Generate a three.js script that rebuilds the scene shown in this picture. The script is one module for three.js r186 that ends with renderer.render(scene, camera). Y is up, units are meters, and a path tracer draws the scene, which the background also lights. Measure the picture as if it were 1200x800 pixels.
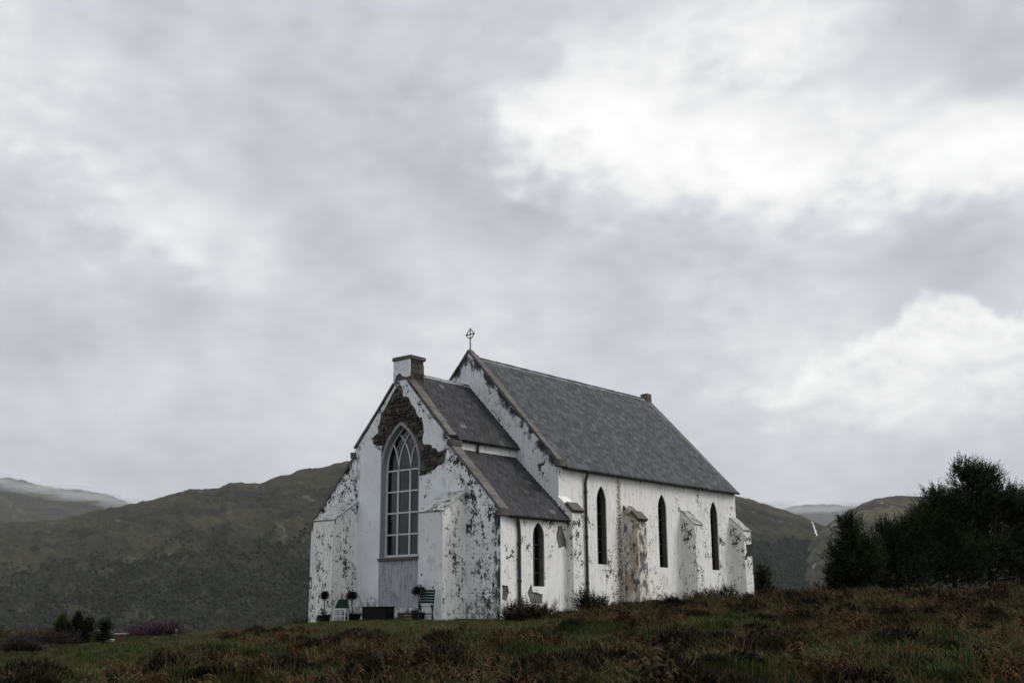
import * as THREE from 'three';
import { mergeGeometries } from 'three/addons/utils/BufferGeometryUtils.js';
import { createNoise2D, createNoise3D } from 'simplex-noise';

// ------------------------------------------------------------------ camera, sky, sun, exposure
const W = 1024, H = 682;
const scene = new THREE.Scene();
const renderer = new THREE.WebGLRenderer({ antialias: true });
renderer.setSize(W, H);
renderer.toneMapping = THREE.LinearToneMapping;
renderer.toneMappingExposure = 1.0;
renderer.shadowMap.enabled = true;

const EYE = new THREE.Vector3(-27.85, -0.05, 28.585);
const YAW = 0.6999, PITCH = 0.2359, ROLL = 0.0055;
const FWD = new THREE.Vector3(Math.cos(YAW), 0, -Math.sin(YAW));
const RIGHT = new THREE.Vector3(Math.sin(YAW), 0, Math.cos(YAW));
const camera = new THREE.PerspectiveCamera(33.458, W / H, 0.1, 20000);
{
  const F = FWD.clone().multiplyScalar(Math.cos(PITCH)).add(new THREE.Vector3(0, Math.sin(PITCH), 0));
  const U = FWD.clone().multiplyScalar(-Math.sin(PITCH)).add(new THREE.Vector3(0, Math.cos(PITCH), 0));
  const c = Math.cos(ROLL), s = Math.sin(ROLL);
  const R2 = RIGHT.clone().multiplyScalar(c).addScaledVector(U, -s);
  const U2 = RIGHT.clone().multiplyScalar(s).addScaledVector(U, c);
  const m = new THREE.Matrix4().makeBasis(R2, U2, F.clone().negate());
  camera.quaternion.setFromRotationMatrix(m);
  camera.position.copy(EYE);
}
scene.add(camera);

function mulberry(a) { return function () { a |= 0; a = a + 0x6D2B79F5 | 0; let t = Math.imul(a ^ a >>> 15, 1 | a); t = t + Math.imul(t ^ t >>> 7, 61 | t) ^ t; return ((t ^ t >>> 14) >>> 0) / 4294967296; }; }
const rnd = mulberry(7);
const n2 = createNoise2D(mulberry(11)), n3 = createNoise3D(mulberry(23));
const clamp = (x, a = 0, b = 1) => Math.min(b, Math.max(a, x));
const sstep = (a, b, x) => { const t = clamp((x - a) / (b - a)); return t * t * (3 - 2 * t); };
const lerp = (a, b, t) => a + (b - a) * t;
function fbm2(x, y, o = 4, g = 0.5) { let s = 0, a = 1, t = 0; for (let i = 0; i < o; i++) { s += a * n2(x, y); t += a; a *= g; x = x * 2.03 + 17.1; y = y * 2.03 - 9.7; } return s / t; }
function fbm3(x, y, z, o = 4, g = 0.5) { let s = 0, a = 1, t = 0; for (let i = 0; i < o; i++) { s += a * n3(x, y, z); t += a; a *= g; x = x * 2.03 + 17.1; y = y * 2.03 - 9.7; z = z * 2.03 + 4.3; } return s / t; }
const DEG = Math.PI / 180;

// the overcast sky: grey stratus, a torn bright opening, a cumulus bank low in the view
const SUN_AZ = 88, SUN_EL = 42;           // degrees clockwise of the view direction, above the horizon
const dirOf = (az, el) => FWD.clone().multiplyScalar(Math.cos(az * DEG) * Math.cos(el * DEG)).addScaledVector(RIGHT, Math.sin(az * DEG) * Math.cos(el * DEG)).add(new THREE.Vector3(0, Math.sin(el * DEG), 0));
function makeSky() {
  const w = 3072, h = 1536, data = new Float32Array(w * h * 4);
  const bright = [[2.6, 24.4, 2.0, 1.3, 0.42], [5.6, 24.7, 3.8, 1.9, 0.8], [10.4, 22.4, 4.2, 1.5, 0.75], [17.5, 22.0, 5.0, 1.6, 0.66], [25, 20.8, 5.0, 1.4, 0.66], [9.5, 27.5, 4.0, 1.7, 0.36], [15.5, 27.6, 3, 2.2, 0.4],
    [-21.8, 21.6, 2.4, 0.9, 0.26], [-18.7, 19.4, 2.6, 1.3, 0.36], [-16.0, 17.4, 2.4, 1.1, 0.34], [-23.2, 24.8, 4.5, 2.2, 0.24], [-6.0, 29.5, 4, 1.5, 0.08], [-1.5, 15.6, 3, 1.6, 0.14], [14, 13.5, 4, 1.6, 0.16], [5, 19.4, 2.4, 1.8, 0.1], [15, 17.5, 5, 2, 0.14]];
  const dark = [[-8, 24, 8, 5, 0.13], [-5, 16.8, 5, 1.8, 0.09], [24.5, 26.8, 5.5, 2.6, 0.2], [21, 16.2, 4.2, 1.7, 0.16], [-26, 15, 5, 3, 0.1], [12, 25.2, 2.2, .9, 0.18], [2, 20, 3, 2, .06], [18, 7.0, 6, 1.6, 0.08]];
  const sun = dirOf(SUN_AZ, SUN_EL);
  for (let j = 0; j < h; j++) {
    const el = ((j + 0.5) / h - 0.5) * Math.PI, y = Math.sin(el), ce = Math.cos(el);
    for (let i = 0; i < w; i++) {
      const k = (j * w + i) * 4, th = ((i + 0.5) / w - 0.5) * 2 * Math.PI, x = ce * Math.cos(th), z = ce * Math.sin(th);
      if (y < -0.02) { data[k] = 0.05; data[k + 1] = 0.052; data[k + 2] = 0.05; data[k + 3] = 1; continue; }
      const f = x * FWD.x + z * FWD.z, r = x * RIGHT.x + z * RIGHT.z;
      let az = Math.atan2(r, f) / DEG, ed = el / DEG;
      const yy = Math.max(y, 0) + 0.16, px = x / yy, pz = z / yy;
      const inView = Math.abs(az) < 44 && ed < 46;
      const big = fbm3(px * 0.9, pz * 0.9, 1.3, 3), mid = fbm3(px * 2.6 + big, pz * 2.6, 5.1, inView ? 5 : 3, 0.55), fine = inView ? fbm3(x * 22, y * 38, z * 22, 5, 0.55) : n3(x * 22, y * 38, z * 22) * .4;
      // torn edges: the masses are read at warped places
      const wx = inView ? 2.6 * fbm3(x * 9, y * 16, z * 9, 3) + 0.9 * fine : 0, wy = inView ? 1.5 * fbm3(x * 9 + 40, y * 16, z * 9, 3) + 0.55 * fine : 0;
      const a2 = az + wx, e2 = ed + wy;
      let b = 0;
      if (inView) for (const [A, E, sa, se, g] of bright) { const u = (a2 - A) / sa, v = (e2 - E) / se; b += g * Math.exp(-0.5 * (u * u + v * v)); }
      if (inView) for (const [A, E, sa, se, g] of dark) { const u = (a2 - A) / sa, v = (e2 - E) / se; b -= g * Math.exp(-0.5 * (u * u + v * v)); }
      // elsewhere the same kind of cloud goes on
      const away = sstep(24, 40, Math.abs(az)) + sstep(26, 36, ed) - sstep(24, 40, Math.abs(az)) * sstep(26, 36, ed);
      b += away * Math.max(0, big * 0.7 + mid * 0.3) * 0.9;
      const iso = fbm3(x * 5.5 + 3, y * 7.5, z * 5.5, inView ? 4 : 2, 0.5);
      let L = 0.655 + 0.04 * big + 0.025 * mid + 0.125 * iso + 0.05 * fine;
      L += 0.05 * sstep(16, 11, ed) - 0.065 * sstep(10, 5.0, ed);
      // cumulus bank with a crisp crown
      const top = 13.9 + 1.5 * Math.exp(-(((az - 21.2) / 1.9) ** 2)) - 2.3 * Math.exp(-(((az - 13.5) / 3.2) ** 2)) + (inView && az > 5 && ed < 22 ? 0.55 * fbm3(x * 13, y * 9, z * 13, 2) + 0.42 * (0.6 - Math.abs(n3(x * 30 + .5 * fine, y * 14, z * 30))) + 0.16 * (0.5 - Math.abs(n3(x * 75, y * 40, z * 75))) + 0.08 * n3(x * 170, y * 120, z * 170) : 0) - (az < 15 ? (15 - az) * 0.35 : 0) - 0.7;
      const cu = sstep(top + 0.3 + (az < 17 ? (17 - az) * 0.22 : 0), top - 0.5, ed) * sstep(9.5, 15, az + 2.2 * fine) * sstep(48, 30, az);
      const cuB = cu * sstep(7.2, 13.0, ed + 1.2 * mid + 0.6 * fine) * (0.21 + 0.1 * fine + 0.1 * iso + 0.07 * sstep(1.0, 0.1, top - ed) + (inView && az > 5 ? 0.16 * (0.45 - Math.abs(n3(x * 26, y * 34, z * 26))) + 0.1 * (0.45 - Math.abs(n3(x * 60, y * 70, z * 60))) : 0));
      const lo = sstep(0.0, 1.0, b);
      L += 0.5 * b * (1 - 0.25 * lo) + cuB;
      L += 0.3 * Math.max(0, b) * (1 - .6 * lo) * fine + 0.12 * Math.max(0, b) * iso;
      if (L > 0.78) L = 0.78 + 0.36 * (1 - Math.exp(-(L - 0.78) / 0.36));   // dense cloud does not glow without limit
      // overcast skies brighten towards the zenith and around the veiled sun
      L *= 1 + 1.05 * sstep(27, 85, ed);
      const cs = x * sun.x + y * sun.y + z * sun.z;
      L *= 1 + 0.55 * Math.exp((cs - 1) * 5.5);
      L = clamp(L, 0.3, 3.0);
      const warm = sstep(0.6, 0.95, L);
      data[k] = L * lerp(0.955, 1.0, warm); data[k + 1] = L * lerp(0.993, 1.0, warm); data[k + 2] = L * lerp(1.065, 1.0, warm); data[k + 3] = 1;
    }
  }
  const t = new THREE.DataTexture(data, w, h, THREE.RGBAFormat, THREE.FloatType);
  t.mapping = THREE.EquirectangularReflectionMapping; t.magFilter = THREE.LinearFilter; t.minFilter = THREE.LinearFilter; t.needsUpdate = true;
  return t;
}
const skyTex = makeSky();
scene.background = skyTex; scene.environment = skyTex;

const sun = new THREE.DirectionalLight(new THREE.Color(1.0, 0.96, 0.9), 1.45);
sun.position.copy(dirOf(SUN_AZ, SUN_EL).multiplyScalar(120)).add(new THREE.Vector3(6, 0, 0));
sun.target.position.set(6, 0, 0);
sun.castShadow = true; sun.shadow.radius = 45; sun.shadow.mapSize.set(2048, 2048);
Object.assign(sun.shadow.camera, { left: -60, right: 60, top: 60, bottom: -60, near: 1, far: 300 });
scene.add(sun, sun.target);

// ------------------------------------------------------------------ helpers
const taken = {};
function numbered(name) { const n = taken[name] = (taken[name] ?? -1) + 1; return n ? `${name}_${String(n).padStart(3, '0')}` : name; }
function add(o, parent) { (parent ?? scene).add(o); o.traverse((c) => { if (c.isMesh) { c.castShadow = true; c.receiveShadow = true; } }); return o; }
function part(name, geo, mat, parent) { const m = new THREE.Mesh(geo, mat); m.name = name; return add(m, parent); }
function tag(o, label, category, group, kind) { o.userData.label = label; o.userData.category = category; if (group) o.userData.group = group; if (kind) o.userData.kind = kind; return o; }
function thing(name, label, category, [x, y, z] = [0, 0, 0], turn = 0, group) { const g = new THREE.Group(); g.name = numbered(name); g.position.set(x, y, z); g.rotation.y = turn; scene.add(g); return tag(g, label, category, group); }
function std(r, g, b, rough = 0.9, extra = {}) { return new THREE.MeshStandardMaterial({ color: new THREE.Color().setRGB(r, g, b), roughness: rough, metalness: 0, ...extra }); }
function box(w, h, d, x = 0, y = 0, z = 0, ry = 0) { const g = new THREE.BoxGeometry(w, h, d); if (ry) g.rotateY(ry); g.translate(x, y, z); return g; }
function jitter(g, a, seed) { const r = mulberry(seed), p = g.attributes.position, m = {}; for (let i = 0; i < p.count; i++) { const k = [p.getX(i), p.getY(i), p.getZ(i)].map((v) => v.toFixed(4)).join(); const o = m[k] ??= [(r() - .5) * a, (r() - .5) * a, (r() - .5) * a]; p.setXYZ(i, p.getX(i) + o[0], p.getY(i) + o[1], p.getZ(i) + o[2]); } g.computeVertexNormals(); return g; }
function bar(a, b, r, seg = 6, r2 = r) { const A = new THREE.Vector3(...a), B = new THREE.Vector3(...b), d = B.clone().sub(A), L = d.length(); const g = new THREE.CylinderGeometry(r2, r, L, seg); g.translate(0, L / 2, 0); g.applyQuaternion(new THREE.Quaternion().setFromUnitVectors(new THREE.Vector3(0, 1, 0), d.normalize())); g.translate(...a); return g; }
function beam(a, b, w, h) { const A = new THREE.Vector3(...a), B = new THREE.Vector3(...b), d = B.clone().sub(A), L = d.length(); const g = new THREE.BoxGeometry(w, L, h); g.translate(0, L / 2, 0); g.applyQuaternion(new THREE.Quaternion().setFromUnitVectors(new THREE.Vector3(0, 1, 0), d.normalize())); g.translate(...a); return g; }
function tube(pts, r, seg = 20, rad = 6) { return new THREE.TubeGeometry(new THREE.CatmullRomCurve3(pts.map((p) => new THREE.Vector3(...p))), seg, r, rad, false); }
function shapeOf(pts, holes = []) { const s = new THREE.Shape(pts.map(([x, y]) => new THREE.Vector2(x, y))); for (const h of holes) s.holes.push(new THREE.Path(h.map(([x, y]) => new THREE.Vector2(x, y)))); return s; }
const extrude = (pts, holes, depth) => new THREE.ExtrudeGeometry(shapeOf(pts, holes), { depth, bevelEnabled: false });
const faceWest = (g, x) => { g.rotateY(-Math.PI / 2); g.translate(x, 0, 0); return g; };   // shape x -> world z, extruded towards -x
// box-like uv in metres from positions and normals
function metreUV(g) { if (g.index) g = g.toNonIndexed(); g.computeVertexNormals(); const p = g.attributes.position, n = g.attributes.normal, uv = new Float32Array(p.count * 2); for (let i = 0; i < p.count; i++) { const ax = Math.abs(n.getX(i)), ay = Math.abs(n.getY(i)), az = Math.abs(n.getZ(i)); let u, v; if (ax >= ay && ax >= az) { u = p.getZ(i); v = p.getY(i); } else if (az >= ay) { u = p.getX(i); v = p.getY(i); } else { u = p.getX(i); v = p.getZ(i); } uv[i * 2] = u; uv[i * 2 + 1] = v; } g.setAttribute('uv', new THREE.BufferAttribute(uv, 2)); return g; }
// colour + relief textures over a rectangle given in metres
function makeTex(x0, y0, wm, hm, ppm, fn) {
  const w = Math.round(wm * ppm), h = Math.round(hm * ppm), c = new Uint8Array(w * h * 4), b = new Uint8Array(w * h * 4), out = [0, 0, 0, 0];
  for (let j = 0; j < h; j++) for (let i = 0; i < w; i++) {
    fn(x0 + (i + .5) / ppm, y0 + (j + .5) / ppm, out); const k = (j * w + i) * 4;
    c[k] = clamp(out[0]) * 255; c[k + 1] = clamp(out[1]) * 255; c[k + 2] = clamp(out[2]) * 255; c[k + 3] = 255;
    b[k] = b[k + 1] = b[k + 2] = clamp(out[3]) * 255; b[k + 3] = 255;
  }
  const mk = (d, srgb) => { const t = new THREE.DataTexture(d, w, h); t.wrapS = t.wrapT = THREE.RepeatWrapping; t.magFilter = THREE.LinearFilter; t.minFilter = THREE.LinearMipmapLinearFilter; t.generateMipmaps = true; t.repeat.set(1 / wm, 1 / hm); t.offset.set(-x0 / wm, -y0 / hm); if (srgb) t.colorSpace = THREE.SRGBColorSpace; t.needsUpdate = true; return t; };
  return { map: mk(c, true), bump: mk(b, false) };
}

// ------------------------------------------------------------------ ground, valley
const rdOf = (x, z) => [(x - EYE.x) * RIGHT.x + (z - EYE.z) * RIGHT.z, (x - EYE.x) * FWD.x + (z - EYE.z) * FWD.z];
const xzOf = (r, d) => [EYE.x + RIGHT.x * r + FWD.x * d, EYE.z + RIGHT.z * r + FWD.z * d];
const softplus = (x, k) => { const t = x / k; return t > 20 ? x : k * Math.log1p(Math.exp(t)); };
function smoothGround(r, d) {
  let y = -1.70 + 0.0425 * (d - softplus(d - 41, 4));
  y = Math.max(y, -9);
  y += r > 0 ? 0.041 * (r - softplus(r - 11, 2) * 1.05) : 0.012 * (r - softplus(-r - 6, 1.5) * 1.4);
  if (r > 30) y += 0.0;
  const dc = lerp(39, 60, sstep(-13, 1, r));
  let fall = 0.23 * softplus(d - dc, 4) + 0.12 * softplus(-d - 60, 10) + 0.14 * softplus(Math.abs(r) - 60, 10);
  fall = 72 * (1 - Math.exp(-fall / 72));
  return y - fall;
}
function groundY(x, z) {
  const [r, d] = rdOf(x, z);
  let y = smoothGround(r, d);
  const near = sstep(400, 80, Math.hypot(r, d));
  const nearChurch = sstep(1.2, 4.5, Math.max(Math.abs(x - 8) - 8.8, Math.abs(z) - 5.2));
  const brow = sstep(24, 29, d) * sstep(-14, -11, r) * sstep(5, 1, r), amp = near * (0.25 + 0.75 * nearChurch) * (1 - 0.62 * brow) * (1 - 0.6 * garden(x, z));
  y += amp * (0.16 * n2(x * 0.16, z * 0.16) + 0.15 * n2(x * 0.45 + 9, z * 0.45) + 0.10 * n2(x * 1.15, z * 1.15 + 5) + 0.13 * sstep(.66, .9, fieldHeath(x, z)) + 0.07 * sstep(.66, .9, fieldRust(x, z)) + 0.045 * n2(x * 2.6, z * 2.6));
  return y;
}
// what grows where: 0..1 fields used by the ground colour and by the plants
const fieldRust = (x, z) => 0.5 + 0.85 * fbm2(x * 0.34 + 3.1, z * 0.34 - 7.7, 3, .6);
const fieldHeath = (x, z) => 0.5 + 0.9 * fbm2(x * 0.42 - 30, z * 0.42 + 12, 3, .6);
function brow(x, z) { const [r, d] = rdOf(x, z); return sstep(25, 29, d) * sstep(-15, -12, r) * sstep(4, 1, r); }
function garden(x, z) { const [r, d] = rdOf(x, z); return sstep(16, 19, d) * sstep(-6.6, -7.8, r + 0.1 * (d - 30)) * sstep(33, 31.5, d); }
function lawn(x, z) { const [r, d] = rdOf(x, z), u = d - 36.4 + 0.84 * r + 0.9 * n2(x * .4, z * .4); return sstep(-12.5, -9.5, u) * sstep(2.2, 1.4, u) * sstep(-11.5, -9.5, r) * sstep(1.2, -0.6, r); }
{
  const rings = 250, segs = 520, pos = [], col = [], idx = [];
  const c = new THREE.Color();
  for (let i = 0; i <= rings; i++) {
    const t = i / rings, R = 0.6 * Math.pow(9000 / 0.6, Math.pow(t, 1.0) * 0.0 + (t < 0.72 ? 0.52 * (t / 0.72) : 0.52 + 0.48 * ((t - 0.72) / 0.28)));
    for (let j = 0; j <= segs; j++) {
      const u = j / segs, a = (Math.sign(u - .5) * Math.pow(Math.abs(u - .5) * 2, 1.7)) * Math.PI;   // denser towards the view
      const x = EYE.x + R * (FWD.x * Math.cos(a) + RIGHT.x * Math.sin(a)), z = EYE.z + R * (FWD.z * Math.cos(a) + RIGHT.z * Math.sin(a));
      pos.push(x, groundY(x, z), z);
      const v = 0.5 + 0.5 * fbm2(x * 1.7, z * 1.7, 3), ru = sstep(0.45, 0.75, fieldRust(x, z));
      c.setRGB(lerp(0.022, 0.034, ru) * (0.6 + 0.8 * v), lerp(0.024, 0.022, ru) * (0.6 + 0.8 * v), lerp(0.011, 0.011, ru) * (0.6 + 0.8 * v));
      col.push(c.r, c.g, c.b);
    }
  }
  const n = segs + 1;
  for (let i = 0; i < rings; i++) for (let j = 0; j < segs; j++) { const a = i * n + j, b = a + 1, d = a + n, e = d + 1; idx.push(a, b, d, b, e, d); }
  const g = new THREE.BufferGeometry(); g.setAttribute('position', new THREE.Float32BufferAttribute(pos, 3)); g.setAttribute('color', new THREE.Float32BufferAttribute(col, 3)); g.setIndex(idx); g.computeVertexNormals();
  const m = part('ground', g, new THREE.MeshPhysicalMaterial({ vertexColors: true, roughness: 1, specularIntensity: 0.15, side: THREE.DoubleSide }));
  m.userData = { kind: 'structure', label: 'dark peaty moorland knoll that the old church stands on', category: 'ground' };
}

// ------------------------------------------------------------------ hills
function curveAt(pts, a) { if (a <= pts[0][0]) return pts[0][1]; for (let i = 1; i < pts.length; i++) if (a <= pts[i][0]) { const [a0, e0] = pts[i - 1], [a1, e1] = pts[i]; const t = (a - a0) / (a1 - a0); return lerp(e0, e1, t); } return pts[pts.length - 1][1]; }
function hill({ name, label, sky, dNear, dCrest, yFoot, na, nt, rough = 1, color, shape = 1.0, noiseSeed = 0, crestNoise = 0.07 }) {
  const a0 = sky[0][0], a1 = sky[sky.length - 1][0];
  const surf = (az, t) => {
    const D = dNear + (dCrest - dNear) * t + (t > 1 ? (t - 1) * dCrest * 0.3 : 0);
    const el = curveAt(sky, az) + crestNoise * fbm2(az * 1.3 + noiseSeed, 3.3, 4);
    const yc = EYE.y + dCrest * Math.tan(el * DEG);
    const s = t <= 1 ? Math.pow(t, shape) : 1 - (t - 1) * 0.9;
    let y = yFoot + (yc - yFoot) * s;
    const X = az * DEG * dCrest, Y = D;
    const env = Math.pow(clamp(t * 4), 1) * (t < 1 ? clamp((1.02 - t) * 6, 0.05, 1) : 0.25) * rough;
    const crag = 1 - Math.abs(fbm2(X * 0.0028 + noiseSeed, Y * 0.0042 - noiseSeed, 5, 0.55)) * 2;
    const strata = fbm2(X * 0.0016 + noiseSeed, Y * 0.011, 5, 0.6);
    y += env * (17 * crag + 12 * strata + 8 * fbm2(X * 0.02, Y * 0.035 + noiseSeed, 5, 0.65) - 8);
    return [D, y];
  };
  const at = (az, t, up = 0) => { const [D, y] = surf(az, t); const dx = Math.sin(az * DEG) * D, df = Math.cos(az * DEG) * D; const [x, z] = xzOf(dx, df); return new THREE.Vector3(x, y + up, z); };
  const pos = [], col = [], idx = [], c = [0, 0, 0];
  for (let i = 0; i <= nt; i++) { const t = 1.18 * Math.pow(i / nt, 1.0); for (let j = 0; j <= na; j++) { const az = lerp(a0, a1, j / na), p = at(az, t); pos.push(p.x, p.y, p.z); color(az, t, p, c); col.push(c[0], c[1], c[2]); } }
  const n = na + 1; for (let i = 0; i < nt; i++) for (let j = 0; j < na; j++) { const a = i * n + j, b = a + 1, d = a + n, e = d + 1; idx.push(a, d, b, b, d, e); }
  const g = new THREE.BufferGeometry(); g.setAttribute('position', new THREE.Float32BufferAttribute(pos, 3)); g.setAttribute('color', new THREE.Float32BufferAttribute(col, 3)); g.setIndex(idx); g.computeVertexNormals();
  const m = part(name, g, new THREE.MeshPhysicalMaterial({ vertexColors: true, roughness: 1, specularIntensity: 0.15, side: THREE.DoubleSide }));
  m.userData = { kind: 'structure', label, category: 'hill' };
  return { at, surf };
}
function moor(az, t, p, c, forest) {
  const v = fbm2(p.x * 0.004 + 5, p.z * 0.004, 4), f = fbm2(p.x * 0.028, p.y * 0.05 + p.z * 0.028, 4, 0.6), h = fbm2(p.x * 0.0035 - 8, p.y * 0.024 + p.z * 0.0035, 4, .6);
  let r = 0.031 + 0.014 * v + 0.021 * f, g = 0.0303 + 0.013 * v + 0.019 * f, b = 0.0195 + 0.005 * v + 0.010 * f;
  const heath = sstep(-0.05, 0.3, h + .25 * f); r = lerp(r, 0.015, heath * 0.85); g = lerp(g, 0.0145, heath * 0.85); b = lerp(b, 0.0115, heath * 0.85);
  const rock = sstep(0.34, 0.55, fbm2(p.x * 0.012 + 3, p.y * 0.035 + p.z * 0.012, 4, 0.6) * 0.8 + 0.25 * f); r = lerp(r, 0.115, rock * .7); g = lerp(g, 0.112, rock * .7); b = lerp(b, 0.108, rock * .7);
  const w = forest; r = lerp(r, 0.014 + 0.006 * f, w); g = lerp(g, 0.019 + 0.008 * f, w); b = lerp(b, 0.012 + .003 * f, w);
  c[0] = Math.max(.006, r); c[1] = Math.max(.006, g); c[2] = Math.max(.005, b);
}
const forestLeft = (az, t) => { const top = 0.37 + 0.08 * fbm2(az * 0.35, 7.7, 4) - 0.06 * sstep(-12, -6, az); return sstep(0.16, -0.12, t - top + 0.22 * fbm2(az * 0.55, t * 9, 4)) * (1 - 0.85 * sstep(0.05, 0.4, fbm2(az * 0.5 + 4, t * 16 + 2, 4, .6))); };
const leftHill = hill({ name: 'hillside', label: 'long olive brown moorland hill with woods along its foot', sky: [[-34, 3.2], [-29, 3.6], [-24.12, 4.2], [-21.7, 4.38], [-20.32, 4.81], [-18.17, 5.22], [-17.02, 5.61], [-15.93, 5.88], [-14.46, 5.99], [-13.95, 6.33], [-12.56, 6.32], [-11.75, 6.63], [-10.07, 7.09], [-8.6, 7.39], [-7.3, 7.55], [-4.5, 7.2], [-1, 6.6], [3, 6.0], [6, 5.2], [9, 4.0], [11, 2.6]], dNear: 900, dCrest: 2700, yFoot: -85, na: 620, nt: 330, noiseSeed: 2.2, shape: 0.95, color: (az, t, p, c) => moor(az, t, p, c, forestLeft(az, t)) });
hill({ name: 'mountain', label: 'dark distant mountain with its top lost in low cloud', sky: [[-40, 7.2], [-30, 6.8], [-24.3, 6.25], [-23.94, 6.25], [-22.69, 6.0], [-21.82, 5.85], [-20.16, 5.74], [-19.23, 5.5], [-18.17, 5.0], [-16, 3.8], [-13, 2.5]], dNear: 4200, dCrest: 6200, yFoot: -60, na: 240, nt: 120, noiseSeed: 9.1, crestNoise: 0.1, color: (az, t, p, c) => moor(az, t, p, c, 0) });
const forestR1 = (az, t) => sstep(0.04, -0.03, t - lerp(0.55, 0.70, sstep(11.5, 15.2, az)) + 0.07 * fbm2(az * 1.2, t * 6, 3));
const rightHill = hill({ name: 'hillside', label: 'green grey hill flank with a wooded glen and waterfall', sky: [[5, 5.2], [8, 5.9], [10.97, 5.66], [11.98, 5.33], [13.02, 4.98], [14.0, 4.62], [14.68, 4.3], [15.26, 4.05], [16.5, 3.6], [20, 3.2], [26, 2.6]], dNear: 1100, dCrest: 2600, yFoot: -70, na: 420, nt: 220, noiseSeed: 5.5, rough: 0.75, color: (az, t, p, c) => moor(az, t, p, c, forestR1(az, t)) });
hill({ name: 'mountain', label: 'pale blue grey ridge across the head of the glen', sky: [[6, 5.9], [10, 5.6], [13.02, 4.9], [14.28, 5.11], [15.2, 5.12], [16.11, 5.01], [18, 4.9], [22, 4.6], [30, 4.2]], dNear: 9500, dCrest: 12000, yFoot: -60, na: 240, nt: 90, noiseSeed: 14.1, color: (az, t, p, c) => moor(az, t, p, c, 0) });
hill({ name: 'hillside', label: 'rounded grass hill painted pale as if sunlit rising behind the dark trees', sky: [[14.0, 2.6], [14.8, 3.6], [15.35, 4.15], [16.41, 4.74], [17.11, 5.14], [17.78, 5.3], [18.87, 5.38], [21, 5.3], [24.16, 5.5], [30, 5.9], [36, 5.5]], dNear: 1000, dCrest: 2050, yFoot: -70, na: 420, nt: 200, noiseSeed: 31.7, rough: 0.6, color: (az, t, p, c) => { moor(az, t, p, c, 0.9 * sstep(0.5, 0.3, t + .1 * fbm2(az, t * 5, 3))); if (t > .4) { c[0] *= 2.1; c[1] *= 2.05; c[2] *= 2.35; } } });  // upper slope: sunlight painted in by brightening the vertex colours
{ // waterfall: a ribbon of white water stepping down the rock of the glen head
  const pts = []; const r = mulberry(5);
  let t0 = 0;
  const find = (az, el) => { let best = 0, bd = 9; for (let t = 0.3; t < 1; t += 0.002) { const [D, y] = rightHill.surf(az, t), e = Math.atan((y - EYE.y) / D) / DEG; if (Math.abs(e - el) < bd) { bd = Math.abs(e - el); best = t; } } return best; };
  const tA = find(14.62, 4.12), tB = find(14.82, 3.42);
  const pos = [], idx = [], N = 14;
  for (let i = 0; i <= N; i++) { const u = i / N, az = lerp(14.6, 14.82, u) + 0.015 * Math.sin(i * 2.1), t = lerp(tA, tB, u), p = rightHill.at(az, t, 5.0), w = (0.5 + 1.1 * u + 0.6 * r()); const d = new THREE.Vector3(RIGHT.x, 0, RIGHT.z); for (const k of [-1, -0.3, 0.3, 1]) { pos.push(p.x + d.x * w * k, p.y + (1 - k * k) * 1.2, p.z + d.z * w * k); } }
  for (let i = 0; i < N; i++) for (let k = 0; k < 3; k++) { const a = i * 4 + k; idx.push(a, a + 4, a + 1, a + 1, a + 4, a + 5); }
  const g = new THREE.BufferGeometry(); g.setAttribute('position', new THREE.Float32BufferAttribute(pos, 3)); g.setIndex(idx); g.computeVertexNormals();
  const m = part('waterfall', g, std(0.5, 0.52, 0.54, 0.7, { side: THREE.DoubleSide })); m.userData = { kind: 'structure', label: 'thin white waterfall dropping into the wooded glen', category: 'waterfall' };
}
// far woods: crowns standing on the hills
function crownGeo(seed) { const g = new THREE.IcosahedronGeometry(1, 2), p = g.attributes.position; for (let i = 0; i < p.count; i++) { const v = new THREE.Vector3().fromBufferAttribute(p, i); const k = 1 + 0.34 * n3(v.x * 2.2 + seed, v.y * 2.2, v.z * 2.2); v.multiplyScalar(k); v.y = v.y * 1.05 + 0.6; p.setXYZ(i, v.x, v.y, v.z); } g.computeVertexNormals(); return g; }
function woods(label, count, pick, seed, tint, big) {
  const r = mulberry(seed), list = [];
  for (let n = 0; n < count * 12 && list.length < count; n++) { const p = pick(r); if (p) list.push(p); }
  const m = new THREE.InstancedMesh(crownGeo(seed), new THREE.MeshPhysicalMaterial({ roughness: 1, specularIntensity: 0.1 }), list.length); m.name = numbered('woodland');
  const M = new THREE.Matrix4(), q = new THREE.Quaternion(), c = new THREE.Color();
  list.forEach((p, i) => { const s = (1.5 + 1.6 * r() * r()) * big; M.compose(p, q.setFromAxisAngle(new THREE.Vector3(0, 1, 0), r() * 6.28), new THREE.Vector3(s, s * (0.9 + .7 * r()), s)); m.setMatrixAt(i, M); const k = 0.6 + 0.8 * r(); m.setColorAt(i, c.setRGB(tint[0] * k, tint[1] * k * (0.85 + .3 * r()), tint[2] * k)); });
  add(m); tag(m, label, 'woodland', null, 'stuff');
}
woods('dark far wood covering the lower slopes of the olive hill', 42000, (r) => { const az = lerp(-27, -5, r()), t = r() * 0.55; return r() < forestLeft(az, t) ? leftHill.at(az, t, -1) : null; }, 3, [0.025, 0.027, 0.018], 0.85);
woods('blue green far wood filling the glen below the waterfall', 14000, (r) => { const az = lerp(10.2, 16.5, r()), t = 0.2 + r() * 0.75; return r() < forestR1(az, t) ? rightHill.at(az, t, -1) : null; }, 4, [0.022, 0.028, 0.022], 1.35);
scene.fog = new THREE.FogExp2(new THREE.Color(0.93, 0.96, 1.0), 0.000033);

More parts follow.
